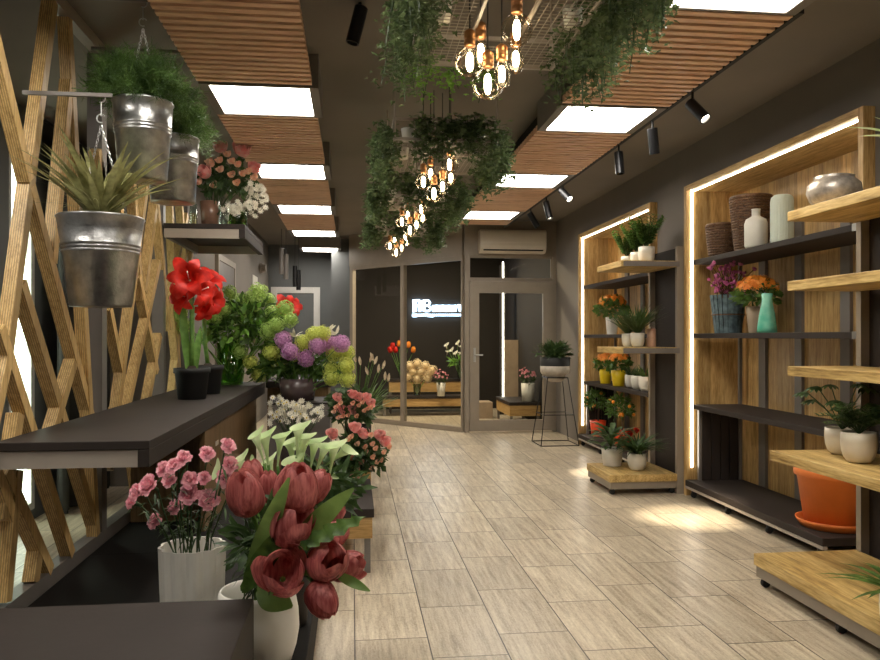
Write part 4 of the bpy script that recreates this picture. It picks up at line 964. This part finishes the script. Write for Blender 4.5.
# white daisies in front
t = thing('white_daisy_bunch', 'flowers', 'bunch of small white daisies in front of the navy pot', dz(296, 5.9, .3)); b = MB(); hs = []
for _ in range(95):
    px, py = random.gauss(296, 13), random.gauss(411, 6.5); px = min(322, max(270, px)); p = at(px, py, random.uniform(5.75, 6.0)); hs.append(p); b = MB(); daisy_mesh(b, p, V(random.uniform(-.6,.6), -1, random.uniform(-.2, .9)), .024, 8); f = b.build('daisy', 'wpetal', t, True)
    if len(hs) % 3 == 0: MB().ball(p+V(0,-.006,0), .0065, 6, 4).build('daisy_centre', 'yellow', f)
stems(t, dz(296, 5.9, .42), hs, .0015, 'dstem', spread=.03)
vv = dz(296, 5.9, 0); t = thing('tall_grey_bucket', 'bucket', 'dark tall bucket holding the white daisies', vv); MB().lathe([(.08, 0), (.1, .002), (.12, .52), (.115, .52), (.09, .02)], vv, 32).build('bucket_body', 'dark', t, True)
# spray roses
def rose_bunch(lab, base, heads, small, leafc, leafR, mat='rose', smat='peach', nl=220, name='pink_rose_bouquet', depth=.1, cat='flowers'):
    t = thing(name, cat, lab, base); tops = []
    for (px, py, r, d) in heads:
        p = at(px, py, d); ax = (p-leafc).normalized()*.6+V(random.uniform(-.2,.2), -1, random.uniform(.0, .6)); rose(t, p, ax, r*d/760, mat); tops.append(p)
    for (px, py, r, d) in small:
        p = at(px, py, d); rose(t, p, (p-leafc).normalized()*.6+V(0,-.7,.4), r*d/760, smat, 9, 'rosebud'); tops.append(p)
    leaf_cloud(t, leafc, leafR, nl, .07, .042, 'leafd', inner=0); stems(t, base, tops, .003, 'dstem', spread=.02); return t
sb = dz(210, 5.85, 2.1905)
def zz(x, y): return 150+x/4.889, 110+y/4.889
big = [(*zz(345,180), 9, 5.8), (*zz(450,190), 11, 5.75), (*zz(265,300), 9.5, 5.7), (*zz(510,280), 8, 5.8)]
sml = [(*zz(x, y), 4.8, 5.72) for x, y in ((380,215),(340,245),(300,265),(345,290),(400,315),(455,310),(510,330),(425,355),(315,365),(240,350),(430,265),(400,250),(480,300),(290,250))]
rose_bunch('pink and peach rose bouquet on the raised shelf', sb+V(.02,0,.05), big, sml, at(226, 181, 5.85), V(.2, .13, .15), nl=300)
t = thing('brown_vase', 'vase', 'brown glazed vase under the pink rose bouquet', sb); MB().lathe([(.05, 0), (.062, .003), (.068, .1), (.075, .2), (.07, .2), (.06, .1)], sb, 32).build('vase_body', 'brownglass', t, True)
for k, (px, d, r, h, m_, lab) in enumerate(((193.5, 5.95, .03, .2, 'vglass', 'slim clear glass left of the brown vase on the raised shelf'), (224, 5.9, .035, .19, 'vglass', 'slim clear glass right of the brown vase'), (238, 5.85, .068, .13, 'gglass', 'low green glass jar with small white flowers'))):
    c = dz(px, d, 2.1905); tag(MB().lathe([(r*.7, 0), (r, .003), (r, h), (r-.004, h), (r-.004, .01)], c, 28).build('glass_vase', m_, None, True), 'vase', lab)
t = thing('white_flower_bunch', 'flowers', 'small white flowers drooping right of the pink rose bouquet', dz(238, 5.85, 2.2)); b = MB(); hs = []
for _ in range(70):
    x, y = random.choice(((500,385),(535,430),(520,470),(395,480),(480,450),(540,400),(440,480))); px, py = zz(x+random.gauss(0,22), y+random.gauss(0,20)); p = at(px, py, random.uniform(5.7, 5.9)); hs.append(p); b = MB(); daisy_mesh(b, p, V(random.uniform(-.5,.8), -1, random.uniform(-.3,.6)), .026, 8); b.build('blossom', 'wpetal', t, True)
stems(t, dz(238, 5.85, 2.21), hs, .0012, 'dstem', spread=.02)
# potted roses on the benches
def z4(x, y): return 300+x/6.6, 350+y/6.6
c = dz(352, 5.1, .3705)
t = thing('glass_jar', 'vase', 'clear glass jar on the low bench holding the near pink roses', c); MB().lathe([(.05, 0), (.07, .003), (.075, .12), (.07, .12), (.065, .01)], c, 32).build('glass', 'vglass', t, True)
big = [(*z4(x, y), 7.5, 5.0) for x, y in ((365,510),(420,550),(525,560),(560,600),(215,550))] + [(355, 476, 5.5, 4.95), (331, 462, 5, 5)]
sml = [(*z4(x, y), 3.6, 4.95) for x, y in ((340,570),(320,590),(480,620),(430,640),(470,560),(380,620),(590,640),(500,650))] + [(px, py, 3.6, 4.95) for px, py in ((366,452),(373,457),(384,452),(362,462),(377,462),(352,458),(346,465),(358,470),(372,468),(381,460))]
rose_bunch('near bunch of pink spray roses in the glass jar on the low bench', c+V(0,0,.02), big, sml, at(361, 455, 5.05), V(.17, .12, .13), nl=330)
c = dz(352, 6.1, .4205)
t = thing('grey_flower_pot', 'pot', 'grey pot under the far pink spray roses', c); MB().lathe([(.06, 0), (.08, .003), (.095, .13), (.09, .13), (.07, .02)], c, 32).build('pot_body', 'dark', t, True)
big = [(*z4(x, y), 6, 6.0) for x, y in ((250,310),(345,290),(380,305),(440,310),(275,390),(340,390),(465,345))]
sml = [(*z4(x, y), 3.1, 5.95) for x, y in ((350,350),(390,365),(415,345),(320,430),(375,435),(425,400),(450,385),(285,435),(225,405),(240,375),(270,350),(470,380),(255,445))]
rose_bunch('far bunch of pink spray roses before the slanting window', c+V(0,0,.05), big, sml, at(352, 408, 6.1), V(.18, .12, .17), nl=330)
# grass with tan seed heads
c = dz(358, 7.35, 0); t = thing('pitcher_grass_plant', 'potted plant', 'grassy green plant with tan seed heads in front of the slanting window', c)
MB().lathe([(.09, 0), (.11, .003), (.13, .5), (.124, .5), (.1, .02)], c, 32).build('pot', 'dark', t, True)
strap_plant(t, c+V(0,0,.5), 190, .50, .022, 'leaf', 1.3, .6, 6); b = MB(); hs = []
for (x, y) in ((370,60),(350,30),(460,60),(485,50),(450,145),(515,130),(545,105),(560,180),(490,75),(345,120),(400,80),(580,190)):
    p = at(*z4(x, y), 7.25); hs.append(p); b.leaf(p-V(0,0,.03), V(random.uniform(-.4,.4), 0, 1), V(0,-1,0), .09, .03, .2, 4, fold=.8)
b.build('seed_heads', 'tan', t, True); stems(t, c+V(0,0,.5), hs, .0025)
# ------------------------------------------------------------------ foreground vases and flowers
pc = dz(192.5, 2.98, .2005)
t = thing('ribbed_white_pot', 'pot', 'white fluted pot holding the pink carnations', pc)
MB().lathe([(.06, 0), (.106, .0), (.112, .15), (.118, .335), (.11, .335), (.105, .15), (.08, .02)], pc, 60, flute=.09, nf=12).build('pot_body', 'white', t)
cp = [(228,446,8),(184,458,8),(207,454,8),(230,465,9),(225,479,10),(237,481,7),(190,480,9),(190,494,11),(209,500,11),(176,507,8),(149,485,11),(137,492,9),(164,469,8),(132,502,7),(155,521,8),(174,466,8),(170,480,8),(204,478,7)]
side = ['highest, right end', 'upper left centre', 'upper centre', 'second from the top at right', 'right centre', 'rightmost', 'centre behind the largest', 'large one in the centre', 'large one right of centre, lowest on the right', 'small one below the centre', 'large dusky one on the left', 'second from the left end', 'dusky, upper left', 'leftmost', 'lowest, hanging alone', 'dusky, beside the counter edge', 'dusky, behind the centre left', 'small, between the two large ones']
for k, (px, py, r) in enumerate(cp):
    d = 2.80 + .02*(k % 5); p = at(px, py, d); base = pc+V(random.uniform(-.06,.06), random.uniform(-.05,.05), .03)
    t = thing('pink_carnation', 'flower', 'pink carnation in the fluted white pot, '+side[k], base)
    b = MB(); R = r*d/760*1.1; ax = V((px-190)/90, -.8, .55); carnation_mesh(b, p, ax, R); b.build('blossom', 'pink', t, True)
    nn = ax.normalized(); q = p-nn*R*.5
    b = MB(); b.tube([q, q-nn*.03], [.009, .006], 8); m = V(pc.x+(p.x-pc.x)*.45, pc.y+(p.y-pc.y)*.5, pc.z+.335+.05); b.tube([q-nn*.03, q.lerp(m, .5)+V(0,0,.015), m, base], .003, 6, False); b.build('stem', 'dstem', t, True)
    b = MB()
    for j in range(9):
        s_ = m.lerp(q, j/9); a = random.uniform(0, 6.28); b.leaf(s_, V(math.cos(a), math.sin(a), random.uniform(-.2, 1)), V(0,0,1), .06, .009, .8, 3)
    b.build('leaves', 'dstem', t, True)
# callas
vc = dz(287, 3.05, .2005)
t = thing('dark_flower_bucket', 'bucket', 'dark bucket holding the white callas behind the tulips', vc); MB().lathe([(.06, 0), (.08, .003), (.095, .26), (.09, .26), (.07, .02)], vc, 32).build('bucket_body', 'dark', t, True)
cal = [(254,431),(264,431),(281,432),(290,437),(299,423),(306,433),(301,443),(316,437),(327,443),(335,441),(350,447),(330,470),(248,466),(237,456),(213,469),(267,457),(291,457)]
cl = ['upper left', 'left pair, right one', 'left of centre', 'centre, slightly lower', 'tallest one in the centre', 'narrow one right of the tallest', 'front one in the centre', 'wide one right of centre', 'second from the right group', 'right, behind the longest', 'rightmost, leaning far right', 'low on the right, drooping', 'low on the left, drooping', 'left, leaning out', 'leftmost, lying between the carnations', 'low left of centre', 'low centre']
for k, (px, py) in enumerate(cal):
    d = 2.85+.03*(k % 4); p = at(px, py, d); R = .030; base = vc+V(random.uniform(-.04,.04), random.uniform(-.04,.04), .02)
    m = vc+V((p.x-vc.x)*.25, .0, .25); ax = ((p-m).normalized()+V((k%3-1)*.12,.12,.0)).normalized()
    if k in (11, 10): ax = (ax+V(.5,-.3,-.2)).normalized()
    if k in (12, 14): ax = (ax+V(-.6,-.3,-.1)).normalized()
    t = thing('white_calla', 'flower', 'pale green white calla lily, '+cl[k], base)
    b = MB(); calla_mesh(b, p, ax, R*random.uniform(.9, 1.15), .14); b.build('spathe', 'calla', t, True)
    q = p-ax*.135; MB().tube([q, q.lerp(m, .5)+V(0,0,.0), m, base], [.006, .007, .007, .007], 8).build('stem', 'stem', t, True)
    MB().tube([p-ax*.08, p-ax*.035], [.004, .003], 6).build('spadix', 'yellow', t)
t = thing('calla_greenery', 'foliage', 'dark greenery around the calla stems', vc+V(0,0,.02)); leaf_cloud(t, at(318, 490, 3.0), (.16, .08, .10), 220, .09, .03, 'leafd', inner=0); stems(t, vc+V(0,0,.03), [at(318+random.uniform(-30,30), 490+random.uniform(-15,15), 3.0) for _ in range(12)], .002, 'dstem')
# big white vase with tulips
bc = dz(257, 2.64, .2005)
t = thing('large_white_vase', 'vase', 'large white round vase holding the dark red tulips', bc)
MB().lathe([(.08, 0), (.11, .003), (.135, .08), (.145, .14), (.142, .2), (.13, .262), (.125, .275), (.119, .275), (.134, .2), (.12, .05)], bc, 48).build('vase_body', 'white', t, True)
TU = [(297, 488, .155, .072, V(.05,-.25,1), 0, 2.3, 'largest and highest, upright'), (245, 494, .15, .060, V(-.25,-.35,.9), 0, 2.32, 'left one leaning over the carnations'), (292, 526, .14, .062, V(.45,-.3,.75), .35, 2.26, 'slightly open, in the middle of the bunch'),
      (283, 573, .14, .068, V(.1,-.9,.55), .5, 2.2, 'wide open facing the camera, low in front'), (328, 560, .14, .065, V(.35,-.75,.45), .05, 2.22, 'large closed one at lower right'), (322, 599, .115, .050, V(.45,-.45,-.75), 0, 2.2, 'darkest, hanging lowest'),
      (346, 566, .12, .048, V(.8,-.3,.25), .15, 2.3, 'rightmost, half hidden'), (330, 537, .12, .046, V(.75,-.1,.6), .2, 2.36, 'right, behind the closed ones'), (331, 514, .10, .040, V(.8,0,.6), 0, 2.45, 'small bud on the right'),
      (316, 487, .12, .045, V(.6,-.1,.8), .1, 2.42, 'just right behind the highest'), (252, 476, .11, .042, V(-.1,-.1,1), 0, 2.5, 'back left, behind the leaning one'), (269, 487, .11, .040, V(0,-.1,1), 0, 2.5, 'back centre left')]
for k, (px, py, H, R, ax, op, d, lab) in enumerate(TU):
    p = at(px, py, d); ax = ax.normalized(); c0 = p - ax*H*.5; base = bc+V(random.uniform(-.05,.05), random.uniform(-.04,.04), .03)
    t = thing('red_tulip', 'flower', 'dark red tulip, '+lab, base)
    b = MB(); tulip_mesh(b, c0, ax, R, H, op, k*.7); b.build('blossom', 'tulip', t, True)
    m = V(bc.x+(p.x-bc.x)*.3, bc.y-.04, bc.z+.3); pts = [c0+ax*.005, c0-ax*.05, (c0-ax*.05).lerp(m, .55)+V(0,0,.02), m, base]
    MB().tube(pts, .0065, 8).build('stem', 'stem', t, True)
def bigleaf(name, lab, mat, a, b_, da, db, wd, bend, wave=0, nrm=V(0,-1,.35), shape='leaf'):
    p, q = at(*a, da), at(*b_, db); mb = MB(); mb.leaf(p, q-p, nrm, (q-p).length, wd, bend, 14, .3, wave, shape)
    mb.tube([bc+V(0,0,.05), bc+V(0,-.03,.26).lerp(p, .5), p], .004, 6); o = mb.build(name, mat, None, True); tag(o, 'leaf', lab)
bigleaf('tulip_leaf', 'long smooth green leaf rising in front of the tulips', 'tleaf', (246, 588), (287, 480), 2.38, 2.15, .062, .05)
bigleaf('tulip_leaf', 'broad smooth green leaf pointing to the upper right', 'tleaf', (290, 548), (352, 489), 2.35, 2.2, .062, .05, nrm=V(.2,-1,.5))
bigleaf('ribbed_leaf', 'dark ribbed leaf below the long tulip leaf', 'leaf', (243, 592), (288, 524), 2.32, 2.2, .07, .1, .12)
bigleaf('wavy_leaf', 'wavy dark green leaf pointing right over the bench', 'leaf', (300, 548), (364, 515), 2.2, 2.15, .05, .08, .3, nrm=V(0,-1,.8))
bigleaf('tulip_leaf', 'narrow pointed leaf at the lower right of the tulips', 'tleaf', (334, 573), (370, 591), 2.25, 2.2, .03, .1)
bigleaf('vase_leaf', 'light green leaf hanging over the rim of the white vase', 'tleaf', (258, 590), (290, 606), 2.5, 2.42, .09, .2)
t = thing('tulip_greenery', 'foliage', 'dark twigs and small leaves between the tulip stems', bc+V(0,0,.05)); leaf_cloud(t, at(285, 545, 2.45), (.17, .09, .14), 320, .07, .022, 'leafd', inner=0); stems(t, bc+V(0,0,.25), [at(285+random.uniform(-45,55), 540+random.uniform(-45,35), 2.42) for _ in range(26)], .0025, 'dstem', spread=.05)
# price cards
for k, (px, py, d) in enumerate(((185, 452.5, 4.2), (217, 454.5, 4.4))):
    p = at(px, py, d); 
    p = V(-.868, 0, p.z) if True else p; r = ray(px, 337); p.y = (r*(-.868/r.x)).y
    tag(MB().box(-.8695, -.866, p.y-.05, p.y+.05, p.z-.014, p.z+.014).build('price_card', 'paper'), 'price card', ['blank white price card on the wood below the counter, left one', 'blank white price card on the wood below the counter, right one'][k])
# ================================================================== vestibule contents
bench(.50, 2.15, 12.95, 13.3, .34, 'low front display bench with oak front behind the window', .13, 'display_bench')
bench(.62, 2.15, 13.35, 13.7, .61, 'taller rear display bench with oak front behind the window', .18, 'display_bench')
def vsimple(px, d, z, r, h, mat, lab, fl=0):
    c = dz(px, d, z); tag(MB().lathe([(r*.7, 0), (r*.8, .002), (r, h), (r-.005, h), (r*.75, .01)], c, 24, flute=fl).build('vase', mat, None, True), 'vase', lab); return c
c = vsimple(401, 13.45, .6105, .05, .28, 'vglass', 'glass vase with red and orange tulips behind the window')
for k, (px, py, m_) in enumerate(((392,346,'red'),(399,344,'orange'),(396,350,'red'),(408,345,'orange'),(404,349,'red'),(391,350,'red'),(413,350,'orange'),(403,340,'red'))):
    p = at(px, py, 13.4); t = thing('window_tulip', 'flower', ('red' if m_ == 'red' else 'orange')+' tulip in the glass vase behind the window, '+['left','upper centre','left of centre, low','right of the window post, upper','beside the window post','far left, lowest','rightmost','topmost'][k], c, ('red' if m_ == 'red' else 'orange')+' tulips behind the window')
    b = MB(); tulip_mesh(b, p-V(0,0,.05), V(random.uniform(-.4,.4), -.3, 1), .045, .12, 0, k); b.build('blossom', M[m_], t, True); stems(t, c+V(0,0,.02), [p-V(0,0,.05)], .005, 'stem', 'stem')
c = vsimple(417, 13.1, .3405, .07, .2, 'vglass', 'glass vase with cream hydrangeas behind the window')
for k, (px, py) in enumerate(((409,366),(417,364),(425,366),(413,372),(421,372),(429,373),(408,377),(427,378),(417,379),(432,370))):
    p = at(px, py, 13.05); t = thing('cream_hydrangea', 'flower', 'cream hydrangea ball behind the window, '+['upper left','topmost','upper right','centre left','centre','right of centre','leftmost','lower right','lowest in the middle','rightmost'][k], c, 'cream hydrangeas behind the window'); fball(t, p, .084, 'creamp', 60); stems(t, c+V(0,0,.02), [p], .005, 'stem', 'stem')
def carn_small(c, hz, lab, R=.16):
    t = thing('small_carnation_bunch', 'flowers', lab, c); b = MB(); hs = []
    for _ in range(26): d_ = rdir(.0, 1); p = c+V(0,0,hz)+d_*R*random.uniform(.6, 1); hs.append(p); carnation_mesh(b, p, d_, .022)
    b.build('blossoms', 'pink', t, True); stems(t, c+V(0,0,.02), hs, .003, 'dstem'); leaf_cloud(t, c+V(0,0,hz-.03), (R*.6, R*.6, R*.6), 60, .06, .02, 'leafd')
c = vsimple(441, 13.0, .3405, .075, .23, 'white', 'white fluted pot of pink carnations behind the window', .06); carn_small(c, .3, 'pink carnations in the white fluted pot behind the window')
c = vsimple(460, 13.5, .6105, .055, .3, 'vglass', 'glass vase with white lilies behind the window')
t = thing('white_lily_bunch', 'flowers', 'white lilies in a glass vase behind the window', c); b = MB(); hs = []
for (px, py) in ((446,344),(451,349),(457,342),(462,345),(455,352),(461,352),(448,350)): p = at(px, py, 13.45); hs.append(p); calla_mesh(b, p, V(random.uniform(-.8,.5), -.3, .8), .04, .1)
b.build('blossoms', 'wpetal', t, True); stems(t, c+V(0,0,.02), hs, .004); leaf_cloud(t, at(459, 362, 13.45), (.16, .1, .04), 40, .14, .04, 'leafl')
# behind the door
bench(2.35, 2.84, 11.3, 12.4, .36, 'oak fronted bench seen through the glazed door', .16, 'display_bench')
t = thing('brown_crate', 'box', 'brown box on the floor seen through the glazed door', (2.1, 12.6, 0)); MB().box(1.98, 2.3, 12.4, 12.8, 0, .27).build('body', 'beigepot', t, bev=.004)
c = dz(528, 11.7, .3605); tag(MB().lathe([(.07, 0), (.085, .002), (.1, .28), (.095, .28), (.08, .01)], c, 48, flute=.06).build('fluted_pot', 'white', None, True), 'vase', 'white fluted pot seen through the glazed door'); carn_small(c, .38, 'pink carnations in a pot seen through the glazed door', .16)
p0, p1 = aty(503, 399, 13.0), aty(503, 262, 13.0)
t = thing('glow_line_post', 'lamp', 'dark post with a glowing vertical line seen through the glazed door', (p0.x, 13.02, 0))
MB().box(p0.x-.05, p0.x+.05, 13.0, 13.06, 0, 2.6).build('post', 'wall_dark', t); MB().box(p0.x-.011, p0.x+.011, 12.988, 12.9995, p0.z, p1.z).build('led_strip', 'led', t)  # dark post carrying a glowing vertical strip
tag(MB().box(2.6, 2.84, 12.9, 12.95, 0, 1.3).build('upright_screen', 'beigepot'), 'screen', 'brown upright screen seen through the glazed door, right side')
# sign reflected in the window, built as glowing letters on stand-offs
sg = thing('reflected_sign', 'sign', 'glowing blue white letters of a reflected shop sign, set behind the window', (1.2, VY, 1.8))
sy = VY-.05
def SP(x, y): return aty(390+x/11, 270+y/11, sy)
b = MB()
def stroke(pts, r=.02): b.tube([SP(*q) for q in pts], r, 6)
b_ = 0; stroke([(250,338),(285,330),(285,450),(250,455)]); stroke([(262,345),(262,450)]); stroke([(285,335),(325,335)]); stroke([(325,335),(325,455)]); stroke([(300,395),(345,395)])
stroke([(350,450),(350,345),(375,335)]); stroke([(375,335),(375,455)]); stroke([(380,340),(420,335),(440,360),(420,390),(385,390)]); stroke([(420,392),(450,420),(430,450),(385,452)])
for k, x in enumerate(range(470, 740, 34)):
    stroke([(x,388),(x,455)], .013)
    stroke([(x,390),(x+17,390)], .011) if k % 2 else stroke([(x,453),(x+20,453)], .011)
    stroke([(x+17,388),(x+17,455)], .011)
stroke([(745,388),(770,388),(770,455)]); stroke([(745,388),(765,450)], .012); stroke([(780,440),(780,455)])
b.build('letters', 'neon', sg)
b = MB(); stroke([(245,500),(300,500)], .032); stroke([(300,500),(420,492)], .02)
for k, x in enumerate(range(320, 780, 24)): stroke([(x,483),(x,508)], .010); stroke([(x,496+(k%3)*5-5),(x+15,496)], .011)
stroke([(420,505),(480,508)], .02); stroke([(310,497),(785,494)], .010); b.build('small_letters', 'neon', sg)
p, q = SP(245, 468), SP(785, 468)
MB().box(p.x, q.x, sy-.002, sy+.004, p.z-.008, p.z+.003).build('mounting_bar', 'rack', sg)
for xx in (p.x+.05, q.x-.05): MB().box(xx, xx+.01, sy+.004, VY-.0005, p.z-.008, p.z+.003).build('bracket', 'rack', sg)
# unseen lamp added to light the vestibule floor and benches
t = thing('vestibule_fill_lamp', 'ceiling light', 'added warm fill lamp for the vestibule, hidden behind the window header', (1.3, 12.2, ZC))
MB().box(1.0, 1.6, 12.05, 12.35, ZC-.03, ZC-.0005).build('housing', 'rack', t)
ld = bpy.data.lights.new('vestibule_fill', 'AREA'); ld.size = .5; ld.energy = 75; ld.color = (1, .83, .58)
lo = bpy.data.objects.new('vestibule_fill', ld); COL.objects.link(lo); lo.parent = t; lo.location = V(0, 0, -.035)
# wall details on the left
c = atx(259, 268, -1.5); t = thing('round_wall_vent', 'vent', 'round grey ribbed vent on the left wall under the raised shelf', c)
b = MB()
for k in range(5): b.lathe([(.001, .02+.02*k), (.09-.006*k, .02+.02*k), (.09-.006*k, .03+.02*k), (.001, .03+.02*k)], V(-1.5, c.y, c.z), 20, ax=V(1,0,0), cap0=False)
b.lathe([(.05, 0.001), (.05, .1)], V(-1.5, c.y, c.z), 16, ax=V(1,0,0)); b.build('vent_body', 'beam', t)
c = atx(255, 282, -1.5); tag(MB().box(-1.4995, -1.49, c.y-.3, c.y+.25, c.z-.1, c.z+.09).build('wall_notice', 'paper'), 'notice', 'small blank white notice on the left wall under the vent')
